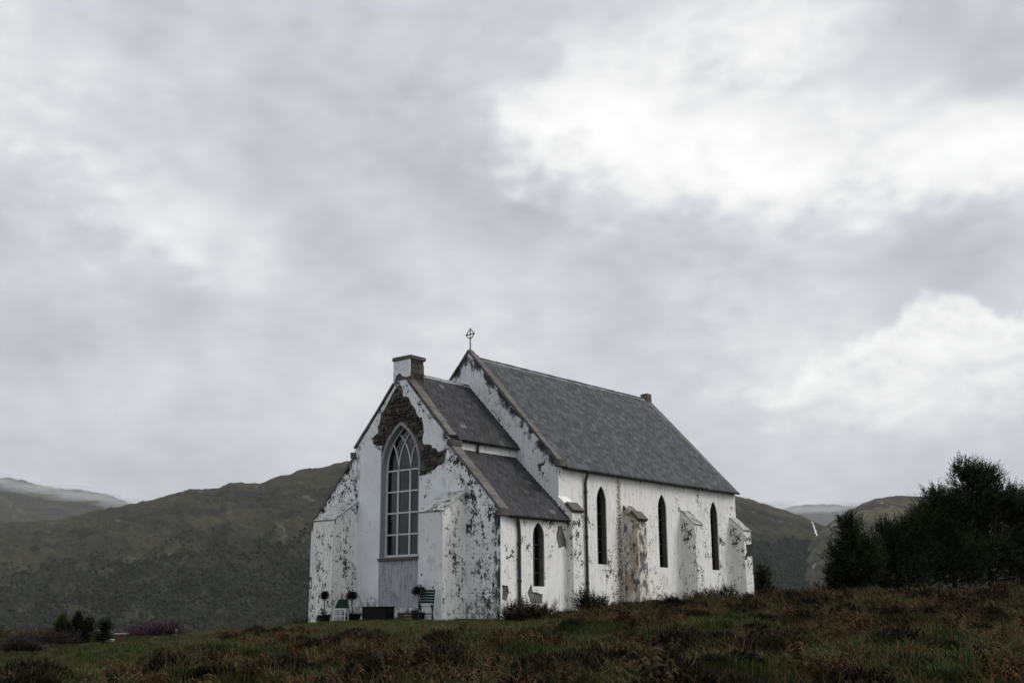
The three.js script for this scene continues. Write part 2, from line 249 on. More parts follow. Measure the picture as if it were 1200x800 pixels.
// low cloud lying along the mountain tops: a drift of thin wisps
{
  const g = new THREE.IcosahedronGeometry(1, 3), mat = new THREE.MeshPhysicalMaterial({ color: new THREE.Color().setRGB(.62, .635, .66), roughness: 1, transmission: 0.5, thickness: 0, specularIntensity: 0, transparent: true, opacity: 0.08, depthWrite: false });
  const drift = (label, n, seed, az0, az1, D0, D1, crest, up) => { const r = mulberry(seed), m = new THREE.InstancedMesh(g, mat, n), M = new THREE.Matrix4(), q = new THREE.Quaternion(), e = new THREE.Euler(); m.name = numbered('cloud_wisps'); for (let i = 0; i < n; i++) { const az = lerp(az0, az1, (i + r()) / n), ga = (r() + r() + r() - 1.5) / 1.5, el = curveAt(crest, az) + up + ga * .36, D = lerp(D0, D1, r()), [x, z] = xzOf(Math.sin(az * DEG) * D, Math.cos(az * DEG) * D), ra = (.5 + .9 * r()) * D * DEG, re = (.07 + .09 * r()) * D * DEG; e.set((r() - .5) * .1, -az * DEG + YAW, (r() - .5) * .12, 'YXZ'); q.setFromEuler(e); M.compose(new THREE.Vector3(x, D * Math.tan(el * DEG), z), q, new THREE.Vector3(ra * .5, re, ra)); m.setMatrixAt(i, M); } scene.add(m); tag(m, label, 'cloud', null, 'stuff'); };
  drift('grey low cloud hiding the top of the dark mountain', 150, 71, -33, -16, 4300, 5300, [[-40, 7.2], [-30, 6.8], [-24.3, 6.25], [-22.69, 6.0], [-20.16, 5.74], [-18.17, 5.3], [-14, 5.0]], -.24);
  drift('pale low cloud resting on the ridges at the head of the glen', 90, 72, 7.5, 20, 3600, 5000, [[6, 5.9], [10, 5.75], [13, 5.2], [16, 5.15], [20, 5.2]], -.3);
}
// ------------------------------------------------------------------ church: materials
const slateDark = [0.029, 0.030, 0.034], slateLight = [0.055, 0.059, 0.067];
const matRubble = (() => { const t = makeTex(0, 0, 4, 4, 128, (x, y, o) => { const a = fbm2(x * 5, y * 7, 4), b = fbm2(x * 22, y * 22, 3); const k = 0.33 + 0.09 * a + 0.07 * b; o[0] = k * 1.0; o[1] = k * 0.975; o[2] = k * 0.92; o[3] = 0.5 + 0.4 * a + .2 * b; }); return new THREE.MeshStandardMaterial({ map: t.map, bumpMap: t.bump, bumpScale: 0.03, roughness: 0.95 }); })();
const matCement = (() => { const t = makeTex(0, 0, 4, 4, 128, (x, y, o) => { const a = fbm2(x * 2.5, y * 2.5, 4), b = fbm2(x * 18, y * 18, 3), k = 0.40 + 0.08 * a + 0.07 * b; o[0] = k; o[1] = k; o[2] = k * 0.97; o[3] = 0.5 + .3 * a + .3 * b; }); return new THREE.MeshStandardMaterial({ map: t.map, bumpMap: t.bump, bumpScale: 0.02, roughness: 0.95 }); })();
const stoneMats = [[0.056, 0.053, 0.048], [0.082, 0.078, 0.07], [0.046, 0.044, 0.041], [0.104, 0.099, 0.091], [0.062, 0.053, 0.045], [0.03, 0.029, 0.029]].map(([r, g, b]) => { const m = matRubble.clone(); m.color = new THREE.Color().setRGB(r * 9.5, g * 9.5, b * 9.5); return m; });
const matCoping = (() => { const t = makeTex(0, 0, 3, 3, 160, (x, y, o) => { const a = fbm2(x * 2, y * 2, 4), b = fbm2(x * 14, y * 14, 4), l = sstep(0.25, 0.5, fbm2(x * 5 + 9, y * 5, 4)); const k = 0.33 + 0.08 * a + 0.09 * b; o[0] = lerp(k * 1.02, 0.45, l * .6); o[1] = lerp(k * 0.98, 0.45, l * .6); o[2] = lerp(k * 0.95, 0.43, l * .6); o[3] = .5 + .3 * a + .3 * b; }); return [0.85, 1.0, 1.15].map((k) => new THREE.MeshStandardMaterial({ map: t.map, bumpMap: t.bump, bumpScale: 0.012, roughness: 0.92, color: new THREE.Color().setRGB(k, k, k) })); })();
const matIron = std(0.018, 0.018, 0.02, 0.55), matLead = std(0.17, 0.175, 0.185, 0.6), matFrame = std(0.5, 0.52, 0.53, 0.6), matFrameDark = std(0.05, 0.05, 0.052, 0.7);
const matInside = std(0.08, 0.078, 0.075, 0.95), matDeck = std(0.06, 0.055, 0.05, 0.95);
const matGlass = new THREE.MeshPhysicalMaterial({ color: new THREE.Color().setRGB(0.3, 0.33, 0.33), roughness: 0.03, transmission: 1, thickness: 0, ior: 1.5 });

// limewashed render: worn through to dark stone in flakes, with stains that run down it
function limewash(x, y, o, density, opt = {}) {
  const clus = density > 0.04 ? 0.62 * fbm2(x * .6 + 11, y * .45 - 6, 3) - .02 : 0, streak = 0.3 * fbm2(x * 6 + 70, y * 1.1, 3);
  const flake = streak + clus + 0.62 * fbm2(x * 2.3, y * 2.1, 3) + 0.62 * fbm2(x * 8.5 + 30, y * 7.5, 3, 0.6) + 0.22 * n2(x * 31, y * 27);
  const th = 0.80 - 1.0 * density, worn = sstep(th, th + 0.10, flake);
  const fine = n2(x * 40, y * 40) * 0.5 + n2(x * 17, y * 19) * 0.5, patch = fbm2(x * 0.9 + 4, y * 0.9, 3);
  const run = fbm2(x * 7, y * 0.55 + 3, 4, 0.6);
  const wt = opt.tone ?? [0.90, 0.905, 0.905];
  let k = 1 + 0.028 * fine + 0.035 * patch - 0.07 * sstep(0.1, 0.6, run) * (opt.runs ?? 1);
  let r = wt[0] * k, g = wt[1] * k, b = wt[2] * k;
  // grey film of algae with a ragged outline
  const film = sstep(0.2, 0.62, 0.55 * fbm2(x * 1.6 - 7, y * 1.1 + 2, 5, 0.6) + 0.45 * run + (opt.film ?? 0)) * 0.42; r = lerp(r, 0.60, film); g = lerp(g, 0.625, film); b = lerp(b, 0.635, film);
  if (opt.joints) { const row = y / 0.31, f = Math.abs(row - Math.round(row)) * 0.31; if (f < 0.010) { const m = opt.joints * .6 * sstep(.0, .5, n2(x * 1.1 + 40, Math.round(row) * 3.1)); r *= 1 - .35 * m; g *= 1 - .35 * m; b *= 1 - .34 * m; } }
  const dk = 0.17 + 0.09 * fine + 0.1 * patch, edge = sstep(th - 0.26, th - 0.1, flake + .08 * fine) * (1 - worn) * sstep(-.35, .25, n2(x * 3.1 + 60, y * 3.1));
  r = lerp(r, 0.60, edge * .55); g = lerp(g, 0.605, edge * .55); b = lerp(b, 0.60, edge * .55);
  r = lerp(r, dk * 1.03, worn); g = lerp(g, dk, worn); b = lerp(b, dk * 0.98, worn);
  o[0] = r; o[1] = g; o[2] = b; o[3] = 0.62 + 0.09 * fine + 0.1 * patch - 0.45 * worn;
  return worn;
}
function stain(o, m, c) { o[0] = lerp(o[0], c[0], m); o[1] = lerp(o[1], c[1], m); o[2] = lerp(o[2], c[2], m); }
const blob = (x, y, cx, cy, sx, sy) => Math.exp(-0.5 * (((x - cx) / sx) ** 2 + ((y - cy) / sy) ** 2));
const skinMat = (t) => new THREE.MeshStandardMaterial({ map: t.map, bumpMap: t.bump, bumpScale: 0.02, roughness: 0.93 });
const matGable = skinMat(makeTex(-4.8, -1.3, 9.6, 10.4, 100, (x, y, o) => {
  const ax = Math.abs(x), clean = sstep(2.14, 2.04, ax) * sstep(8.2, 7.0, y + ax);
  let d = 0.20 + 0.31 * sstep(2.1, 2.2, ax) + 0.14 * blob(x, y, 3.6, 1.4, .8, 1.3) + 0.1 * blob(x, y, 3.0, 4.6, .8, .8) + 0.22 * blob(x, y, -1.35, 6.5, .3, .5) + 0.2 * blob(x, y, 1.25, 6.4, .25, .5) + 0.3 * sstep(0.5, 0.05, (y < 5.6 ? 3.25 + (4.6 - ax) * 1.03 : 8.3 - ax * 1.1) - y) * sstep(.1, .5, fbm2(x * 2, y * 2, 2) + .4);
  d = lerp(d, 0.02 + 0.22 * blob(x, y, 1.8, 4.4, .3, .5) + 0.3 * blob(x, y, -1.2, 5.9, .35, .3) + 0.3 * blob(x, y, 1.4, 5.0, .5, .4), clean);
  limewash(x, y, o, d, { tone: clean > .5 ? [0.85, 0.87, 0.89] : [0.855, 0.87, 0.885], runs: clean > .5 ? .35 : 1, film: clean > .5 ? -.35 : .03, joints: x > 2.1 && y < 3.6 ? 1 : 0 });
  const corner = sstep(4.28, 4.52, x + 0.12 * fbm2(x * 3, y * 3, 4)) * sstep(-.15, .3, fbm2(x * 4, y * 1.6 + 7, 4) + .22); stain(o, corner * 0.85, [0.17, 0.18, 0.2]);
  const lc = sstep(2.28, 2.17, ax + .05 * fbm2(x * 3, y * 3, 3)) * sstep(2.0, 2.1, ax) * sstep(3.6, 5.6, y) * sstep(-.2, .3, fbm2(x * 5, y * 2, 3)); stain(o, lc * 0.6, [0.3, 0.31, 0.33]);
  const splash = sstep(0.75, 0.05, y + 0.5 * fbm2(x * 2.2, y * 1.6 + 5, 4, .6)) * sstep(-.35, .3, fbm2(x * 4, y * 3, 4)); stain(o, splash * .6, [0.36, 0.37, 0.33]);
}));
const matSide = skinMat(makeTex(-0.2, -1.3, 16.6, 7, 84, (x, y, o) => {   // x: distance along the nave, also used for the aisle
  const ais = x < 3.6;
  let d = 0.13 + 0.28 * blob(x, y, 6.75, 1.6, .45, .9) + 0.22 * blob(x, y, 6.0, 1.2, .5, .5) + 0.16 * blob(x, y, 4.9, 3, .3, 1) + 0.30 * blob(x, y, 9.7, 1.1, .35, .45) + 0.26 * blob(x, y, 13.1, 2.2, .6, 1.1) + 0.28 * blob(x, y, 14.9, 2.3, .5, 1.5) + 0.15 * blob(x, y, 14.2, 1.1, .5, .4) + 0.24 * blob(x, y, 12.6, .9, .6, .4) + 0.12 * blob(x, y, 8.9, 3.6, .6, .5);
  if (ais) d = 0.13 + 0.27 * blob(x, y, 1.35, 2.2, .3, .6) + 0.2 * blob(x, y, 2.45, 2.2, .2, .4) + 0.16 * blob(x, y, .35, 1.6, .2, .7);
  limewash(x, y, o, d, { tone: [0.9, 0.9, 0.893], film: .04, runs: 1.4 });
  const fr = fbm2(x * 6, y * 1.3, 4, 0.6);
  // rusty dark weep beside the first buttress
  const wob = x - 7.13 + 0.05 * fbm2(y * 1.5, 2.2, 3);
  const core = Math.exp(-((wob / (0.085 + 0.03 * (4.9 - y))) ** 2)) * sstep(5.0, 4.6, y), gr = fbm2(x * 14, y * 9, 4, .6);
  stain(o, clamp(core * 0.75 + core * gr * 1.1) * .8, [0.62, 0.56, 0.45]); stain(o, core * sstep(0.0, 0.35, gr + 0.15), [0.2, 0.19, 0.17]);
  for (const [cx, top, wd, s] of [[9.95, 1.6, .22, .45], [10.25, 1.6, .06, .5], [14.5, 4.9, .1, .4], [14.35, 1.6, .25, .5], [3.62, 2.1, .07, .6], [3.7, 1.0, .12, .6]]) stain(o, s * Math.exp(-(((x - cx) / wd) ** 2)) * sstep(top, top - .4, y) * sstep(-.25, .35, fr), [0.62, 0.6, 0.5]);
  const damp = sstep(0.55, 0.0, y - 0.035 * (x) + 0.25 * fr) * sstep(-.2, .4, fbm2(x * 1.7, y * 2, 3)); stain(o, damp * .65, [0.42, 0.42, 0.36]);
}));
const matNaveGable = skinMat(makeTex(-4.4, -1.3, 8.8, 11.2, 84, (x, y, o) => {
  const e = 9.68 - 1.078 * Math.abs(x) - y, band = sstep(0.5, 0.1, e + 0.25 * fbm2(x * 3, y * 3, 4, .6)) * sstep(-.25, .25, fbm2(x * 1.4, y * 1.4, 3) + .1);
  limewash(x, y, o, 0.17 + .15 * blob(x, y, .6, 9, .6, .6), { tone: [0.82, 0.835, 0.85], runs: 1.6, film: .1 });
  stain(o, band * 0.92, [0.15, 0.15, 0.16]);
}));
const matButtWorn = skinMat(makeTex(-6, -1.3, 12, 6, 84, (x, y, o) => { limewash(x + 50, y, o, 0.38 + 0.12 * n2(x * .8, y * .5), { tone: [0.88, 0.88, 0.87], film: .12, joints: .8 }); }));
const matWeather = skinMat(makeTex(-6, -6, 24, 12, 60, (x, y, o) => { limewash(x + 70, y, o, 0.5, { tone: [0.62, 0.63, 0.63], film: .3, runs: 0 }); }));
const matButtClean = skinMat(makeTex(-6, -1.3, 12, 6, 64, (x, y, o) => { limewash(x + 90, y, o, 0.05, { tone: [0.82, 0.835, 0.85], film: -.3, runs: .4 }); const m = sstep(.25, .4, fbm2(x * 2 + 3, y * 1.6, 3)); stain(o, m * .25, [.5, .52, .55]); }));
const matButtOchre = skinMat(makeTex(3, -1.3, 14, 6, 84, (x, y, o) => { limewash(x + 20, y, o, 0.24, { tone: [0.86, 0.855, 0.83], film: .1 }); const front = x > 7.2, a = fbm2(x * 1.3 + 8, y * .5, 4, .6), b = fbm2(x * 2.6 + 3, y * 1.3, 5, .65), c = fbm2(x * 9, y * 7, 3, .6); stain(o, sstep(-.5, .2, a + .15 * c) * (front ? .3 : .7), [0.62, 0.54, 0.44]); stain(o, sstep(-.05, .3, b + .2 * c + (front ? .12 : -.05)) * .75, [0.24, 0.24, 0.23]); }));
const matPanel = skinMat(makeTex(-1.2, 0, 2.4, 2, 128, (x, y, o) => { const r = fbm2(x * 8, y * .6, 4, .6), f = fbm2(x * 12, y * 12, 3), k = 0.62 + 0.1 * r + 0.05 * f; o[0] = k * .98; o[1] = k * .995; o[2] = k * 1.05; const d = sstep(.15, .5, fbm2(x * 4, y * 1.2 + 8, 4, .6)); stain(o, d * .5, [.38, .38, .42]); o[3] = .5 + .3 * f; }));

// ------------------------------------------------------------------ church: body
const church = new THREE.Group(); church.name = 'church'; scene.add(church);
tag(church, 'derelict whitewashed stone church with slate roofs and peeling walls on the knoll', 'church');
const C = (name, geo, mat, parent = church) => part(name, geo, mat, parent);
const bA = 4.6, bC = 2.33, bN = 4.23, aN = 3.54, aB = 15.83, BASE = -1.2;
// pointed arch outline, half width w, sill s, springing p, apex q
function lancet(cx, w, s, p, q, n = 10) { const R = ((q - p) ** 2 + w * w) / (2 * w), pts = [[cx - w, s], [cx + w, s]]; for (let i = 0; i <= n; i++) { const t = i / n * Math.asin(Math.min(1, (q - p) / R)); pts.push([cx + w - R + R * Math.cos(t), p + R * Math.sin(t)]); } for (let i = n - 1; i >= 0; i--) { const t = i / n * Math.asin(Math.min(1, (q - p) / R)); pts.push([cx - w + R - R * Math.cos(t), p + R * Math.sin(t)]); } return pts; }
const bigWin = lancet(0, 0.97, 1.86, 4.95, 6.58, 14);
const gableOut = [[-bA, BASE], [bA, BASE], [bA, 3.26], [bC, 5.6], [bC, 5.79], [0.2, 8.1], [-0.2, 8.1], [-bC, 5.79], [-bC, 5.6], [-bA, 3.26]];
const gableCore = C('gable_wall', faceWest(extrude(gableOut, [bigWin], 0.5), 0.5), matRubble);
// render that has fallen away round the window head; the jambs and the blocked lower light are open too
const rag = (pts, amp, seed, loop = false) => { const out = [], r = mulberry(seed); for (let i = 0; i < pts.length; i++) { const a = pts[i], b = pts[(i + 1) % pts.length]; out.push(a); if (i === pts.length - 1 && !loop) break; const L = Math.hypot(b[0] - a[0], b[1] - a[1]), n = Math.floor(L / 0.12); for (let k = 1; k < n; k++) out.push([lerp(a[0], b[0], k / n) + (r() - .5) * amp, lerp(a[1], b[1], k / n) + (r() - .5) * amp]); } return out; };
const fallen = [[-0.96, 5.84], [-1.31, 5.88], [-1.46, 6.13], [-1.17, 6.32], [-1.10, 6.63], [-1.04, 6.95], [-0.98, 7.02], [-0.80, 7.2], [-0.60, 7.45], [-0.38, 7.72], [-0.2, 7.9], [-0.06, 7.95], [0.02, 7.81], [0.1, 7.49], [0.37, 7.43], [0.53, 7.16], [0.73, 6.96], [0.83, 6.74], [1.05, 6.64], [1.13, 6.25], [1.14, 5.69], [1.72, 5.5], [1.86, 5.35], [2.25, 5.38], [2.2, 5.17], [2.01, 4.89], [1.49, 4.73], [1.26, 4.61], [0.96, 4.58]];
const ragged = rag(fallen, 0.11, 4).filter((p, i, a) => i < a.length);
const hole = [...ragged, [0.96, 4.4], [0.96, 0.18], [-0.96, 0.18], [-0.97, 1.0], [-0.96, 1.8], [-0.96, 5.2]];
const gableSkinOut = [[-bA - .04, BASE], [bA + .04, BASE], [bA + .04, 3.21], [bC + .03, 5.58], [bC + .03, 5.75], [0.2, 8.08], [-0.2, 8.08], [-bC - .03, 5.75], [-bC - .03, 5.58], [-bA - .04, 3.21]];
C('limewash_render', faceWest(extrude(gableSkinOut, [hole], 0.045), -0.001), matGable, gableCore);
{ // the bared rubble, stone by stone
  const inPoly = (x, y, P) => { let c = false; for (let i = 0, j = P.length - 1; i < P.length; j = i++) { const [xi, yi] = P[i], [xj, yj] = P[j]; if ((yi > y) !== (yj > y) && x < (xj - xi) * (y - yi) / (yj - yi) + xi) c = !c; } return c; };
  const surround = lancet(0, 1.0, 1.0, 4.95, 6.62, 14), r = mulberry(77), variants = [];
  for (let k = 0; k < 10; k++) { const g = new THREE.BoxGeometry(1, 1, 1, 1, 1, 1).toNonIndexed(); const p = g.attributes.position; const m = {}; for (let i = 0; i < p.count; i++) { const key = [p.getX(i), p.getY(i), p.getZ(i)].join(); const o = m[key] ??= [(r() - .5) * .4, (r() - .5) * .42, (r() - .5) * .34]; const f = p.getX(i) < 0 ? 0.86 : 1.0; p.setXYZ(i, p.getX(i) + o[0] * .5, (p.getY(i) + o[1]) * f, (p.getZ(i) + o[2]) * f); } variants.push(metreUV(g)); }
  for (let y = 4.62; y < 8.0;) { const h = 0.075 + 0.1 * r(); for (let b = -1.6 + 0.2 * r(); b < 2.4;) { const w = 0.13 + 0.3 * r() * (h > .11 ? 1 : 1.3), cx = b + w / 2, cy = y + h / 2; if (inPoly(cx, cy, fallen) && !inPoly(cx, cy, surround) && !inPoly(cx - w * .35, cy, surround) && !inPoly(cx + w * .35, cy, surround) && inPoly(cx - w * .4, cy, fallen) && inPoly(cx + w * .4, cy, fallen)) { const s = C('stone', variants[Math.floor(r() * 10)], stoneMats[Math.floor(r() * 6)], gableCore); s.position.set(-0.005 - 0.02 * r(), cy, cx); s.scale.set(0.1, h * (0.82 + .2 * r()), w * (0.82 + .18 * r())); s.rotation.set((r() - .5) * .3, (r() - .5) * .15, 0); } b += w + 0.012; } y += h + 0.01; }
}
// window in the gable
{
  const win = C('window', faceWest(extrude(lancet(0, 0.985, 1.8, 4.95, 6.61, 14), [lancet(0, 0.905, 1.9, 4.95, 6.48, 14)], 0.30), 0.26), new THREE.MeshStandardMaterial({ color: new THREE.Color().setRGB(0.25, 0.256, 0.268), bumpMap: matCement.bumpMap, bumpScale: 0.02, roughness: 0.95 }));
  win.userData.label = 'tall pointed window with white glazing bars and intersecting tracery';
  const P = 4.91, R = 1.75, bars = [], gx = 0.20, mr = 0.032;
  const bb = (y0, z0, y1, z1, r = mr) => bars.push(beam([gx, y0, z0], [gx, y1, z1], r * 1.8, r * 2));
  for (const z of [-0.3, 0.3]) bb(1.9, z, P, z, .034);
  for (const z of [-0.87, 0.87]) bb(1.9, z, P, z, .038);
  for (const y of [1.94, 2.675, 3.42, 4.165, P]) bb(y, -0.87, y, 0.87, y < 2 ? .04 : .026);
  const inMain = (x, y, k = 0.0) => (x - .85) ** 2 + y * y < (R - k) ** 2 && (x + .85) ** 2 + y * y < (R - k) ** 2;
  const arc = (cx, dir, clip, rr) => { const pts = []; for (let i = 0; i <= 40; i++) { const t = i / 40 * 1.25, x = cx + dir * (R - R * Math.cos(t)), y = R * Math.sin(t); if (clip && !inMain(x, y, 0.02)) break; if (!clip && dir * x > 0) break; pts.push([gx, P + y, x]); } if (pts.length > 2) bars.push(tube(pts, rr, 18, 5)); };
  arc(-0.88, 1, false, .04); arc(0.88, -1, false, .04);
  for (const c of [-0.3, 0.3]) { arc(c, 1, true, .03); arc(c, -1, true, .03); }
  C('frame', mergeGeometries(bars.map((g) => { g = g.index ? g.toNonIndexed() : g; g.deleteAttribute('uv'); return g; })), matFrame, win);
  const zs = [-0.85, -0.3, 0.3, 0.85], ys = [1.94, 2.675, 3.42, 4.165, P], r = mulberry(8);
  for (let i = 0; i < 3; i++) for (let j = 0; j < 4; j++) { const p = C('pane', new THREE.BoxGeometry(0.004, ys[j + 1] - ys[j], zs[i + 1] - zs[i]), matGlass, win); p.position.set(gx + .01, (ys[j] + ys[j + 1]) / 2, (zs[i] + zs[i + 1]) / 2); p.rotation.set(0, (r() - .5) * .05, (r() - .5) * .05); }
  const reg = {};
  for (let i = 0; i < 60; i++) { const x0 = -.86 + 1.72 * i / 60, xm = x0 + .0143; let cur = null, start = 0; for (let j = 0; j <= 120; j++) { const y = j * .0135; const id = inMain(xm, y) ? [1.45, -2.05, 2.05, -1.45].map((c) => ((xm - c) ** 2 + y * y < R * R ? 1 : 0)).join('') : null; if (id !== cur) { if (cur) (reg[cur] ??= []).push([x0, x0 + .0287, start, y]); cur = id; start = y; } } }
  for (const k in reg) { const pos = [], idx = []; for (const [x0, x1, y0, y1] of reg[k]) { const a = pos.length / 3; pos.push(0, P + y0, x0, 0, P + y0, x1, 0, P + y1, x1, 0, P + y1, x0); idx.push(a, a + 1, a + 2, a, a + 2, a + 3); } const g = new THREE.BufferGeometry(); g.setAttribute('position', new THREE.Float32BufferAttribute(pos, 3)); g.setIndex(idx); g.computeVertexNormals(); g.computeBoundingBox(); const c = g.boundingBox.getCenter(new THREE.Vector3()); g.translate(0, -c.y, -c.z); const p = C('pane', g, matGlass, win); p.position.set(gx + .01, c.y, c.z); p.rotation.set(0, (r() - .5) * .06, (r() - .5) * .06); }
  C('sill', box(0.42, 0.09, 2.0, 0.12, 1.83, 0), matCoping[0], win);
  C('blocking_panel', faceWest(extrude([[-0.99, 0.1], [0.99, 0.1], [0.99, 1.78], [-0.99, 1.78]], [], 0.02), -0.002), matPanel, win);
}
// chimney on the chancel gable
{
  const ch = C('chimney', metreUV(box(0.66, 1.25, 0.80, 0.32, 8.2, 0)), matRubble);
  C('limewash_render', faceWest(extrude([[-0.42, 7.92], [-0.36, 8.1], [-0.28, 8.28], [-0.1, 8.37], [0.02, 8.25], [0.14, 8.2], [0.26, 8.17], [0.42, 8.2], [0.42, 8.82], [-0.42, 8.82]], [], 0.03), -0.012), matGable, ch);
  C('cap', jitter(box(0.78, 0.13, 0.94, 0.32, 8.9, 0), 0.03, 3), matCoping[0], ch);
  const r = mulberry(31);
  for (let y = 7.75, k = 0; y < 8.75; k++) { const h = 0.13 + 0.07 * r(); let x = -0.01; while (x < 0.6) { const w = Math.min(0.18 + 0.22 * r(), 0.65 - x); const s = C('stone', metreUV(jitter(box(w * .95, h * .93, 0.06), 0.03, 90 + k * 7 + Math.floor(x * 20))), stoneMats[Math.floor(r() * 6)], ch); s.position.set(x + w / 2, y + h / 2, 0.405); x += w; } y += h; }
}
// copings
function copingRun(x0, x1, zA, yA, zB, yB, n, seed, parent = church, thick = 0.085) { // from the upper end A down to the lower end B, at depth x0..x1; y is the top face
  const r = mulberry(seed), L = Math.hypot(zB - zA, yB - yA), dz = (zB - zA) / L, dy = (yB - yA) / L, ang = Math.atan2(-dy * Math.sign(dz || 1), Math.abs(dz));
  const nz = -dy * Math.sign(dz) , ny = Math.abs(dz);
  for (let i = 0, s = 0; i < n; i++) { const l = L / n, c = s + l / 2; const g = metreUV(jitter(new THREE.BoxGeometry(x1 - x0 + .02 * r(), thick, l - 0.012), 0.022, seed * 50 + i)); const m = C('coping_stone', g, matCoping[Math.floor(r() * 3)], parent); m.position.set((x0 + x1) / 2 + (r() - .5) * .015, yA + dy * c - ny * thick / 2, zA + dz * c - nz * Math.sign(dz) * thick / 2 * Math.sign(dz)); m.rotation.x = Math.sign(dz) * Math.atan2(-dy, Math.abs(dz)); s += l; }
}
for (const s of [-1, 1]) {
  copingRun(-0.065, 0.33, 0.42 * s, 8.05, 2.42 * s, 5.90, 4, 5 + s);
  copingRun(-0.065, 0.33, 2.30 * s, 5.70, 4.72 * s, 3.24, 5, 9 + s);
  copingRun(3.475, 3.77, 0.0 * s, 9.84, 4.36 * s, 5.14, 8, 13 + s);
  copingRun(15.5, 15.95, 0.0 * s, 9.62, 4.42 * s, 5.0, 8, 17 + s);
  const k1 = C('kneeler', metreUV(jitter(box(0.52, 0.2, 0.22, 0.16, 5.62, 2.42 * s), 0.03, 41)), matCoping[0]);
  const k2 = C('kneeler', metreUV(jitter(box(0.52, 0.22, 0.24, 0.16, 3.16, 4.66 * s), 0.03, 42)), matCoping[1]);
  const k3 = C('kneeler', metreUV(jitter(box(0.40, 0.24, 0.26, 3.6, 5.1, 4.3 * s), 0.03, 43)), matCoping[1]);
}
// nave gable, side walls, rear gable
const naveGable = C('nave_gable_wall', faceWest(extrude([[-bN, BASE], [bN, BASE], [bN, 5.14], [0, 9.71], [-bN, 5.14]], [], 0.5), aN + 0.5), matRubble);
C('limewash_render', faceWest(extrude([[-bN - .04, BASE], [bN + .04, BASE], [bN + .04, 5.09], [0, 9.70], [-bN - .04, 5.09]], [[[3.31, 5.13], [3.5, 5.15], [3.72, 5.22], [3.64, 5.08], [3.52, 5.05], [3.46, 4.86], [3.37, 4.89]]], 0.04), aN - 0.001), matNaveGable, naveGable);
const lancets = [[6.03, .30], [10.08, .30], [14.02, .30]];
const navWin = (d = 0) => lancets.map(([c, w]) => lancet(c, w + d, 1.68 - d, 3.9, 4.5 + d * 1.5, 8));
function sideWall(name, pts, holesCore, holesSkin, z, mat, skin) {
  const core = C(name, extrude(pts.core, holesCore, 0.5).translate(0, 0, z - 0.5), mat);
  C('limewash_render', extrude(pts.skin, holesSkin, 0.04).translate(0, 0, z + 0.001), skin, core); return core;
}
sideWall('nave_wall', { core: [[aN + .5, BASE], [aB - .5, BASE], [aB - .5, 5.1], [aN + .5, 5.1]], skin: [[aN - .035, BASE], [aB + .035, BASE], [aB + .035, 5.12], [aN - .035, 5.12]] }, navWin(), navWin(), bN, matRubble, matSide);
const aislePatches = [[[2.96, 2.87], [3.2, 2.89], [3.29, 2.63], [3.41, 2.44], [3.5, 2.42], [3.5, 2.02], [3.38, 2.1], [3.28, 2.2], [3.1, 2.13], [2.95, 2.13], [2.86, 2.61]], [[1.51, 0.92], [1.57, 0.76], [1.63, 0.66], [2.09, 0.6], [2.04, 0.3], [1.42, 0.33], [1.29, 0.64]].map(([x, y]) => [x, Math.min(y, x > 1.55 ? .66 : 9)]), [[0.03, 0.87], [0.31, 0.85], [0.39, 0.63], [0.27, 0.37], [0.03, 0.42]]];
const aWin = lancet(1.9, 0.30, 0.84, 2.45, 2.93, 8);
sideWall('aisle_wall', { core: [[0.5, BASE], [aN, BASE], [aN, 3.1], [0.5, 3.1]], skin: [[0.002, BASE], [aN, BASE], [aN, 3.1], [0.002, 3.1]] }, [aWin], [aWin, ...aislePatches.map((q, i) => rag(q, .05, 60 + i, true))], bA, matCement, matSide);
C('clerestory_wall', metreUV(box(aN - 0.5, 0.9, 0.4, (aN + .5) / 2, 5.3, bC - .18)), matSide);
C('clerestory_wall', metreUV(box(aN - 0.5, 0.9, 0.4, (aN + .5) / 2, 5.3, -bC + .18)), matSide);
C('aisle_wall', metreUV(box(aN - 0.5, 4.3, 0.5, (aN + .5) / 2, 0.95, -bA + .25)), matSide);
C('nave_wall', metreUV(box(aB - aN - 1, 6.3, 0.5, (aN + aB) / 2, 1.95, -bN + .25)), matSide);
const rearGable = C('rear_gable_wall', faceWest(extrude([[-bN, BASE], [bN, BASE], [bN, 5.1], [0, 9.5], [-bN, 5.1]], [], 0.5), aB), matCement);
C('floor', box(aB - .6, 0.1, 8.3, aB / 2 + .2, -0.6, 0), matInside);
{ const fin = C('chimney_stub', metreUV(jitter(box(0.36, 0.62, 0.36, 15.72, 9.52, 0), 0.02, 8)), matCoping[0]); fin.userData.label = 'small square stone stub at the rear ridge end'; }

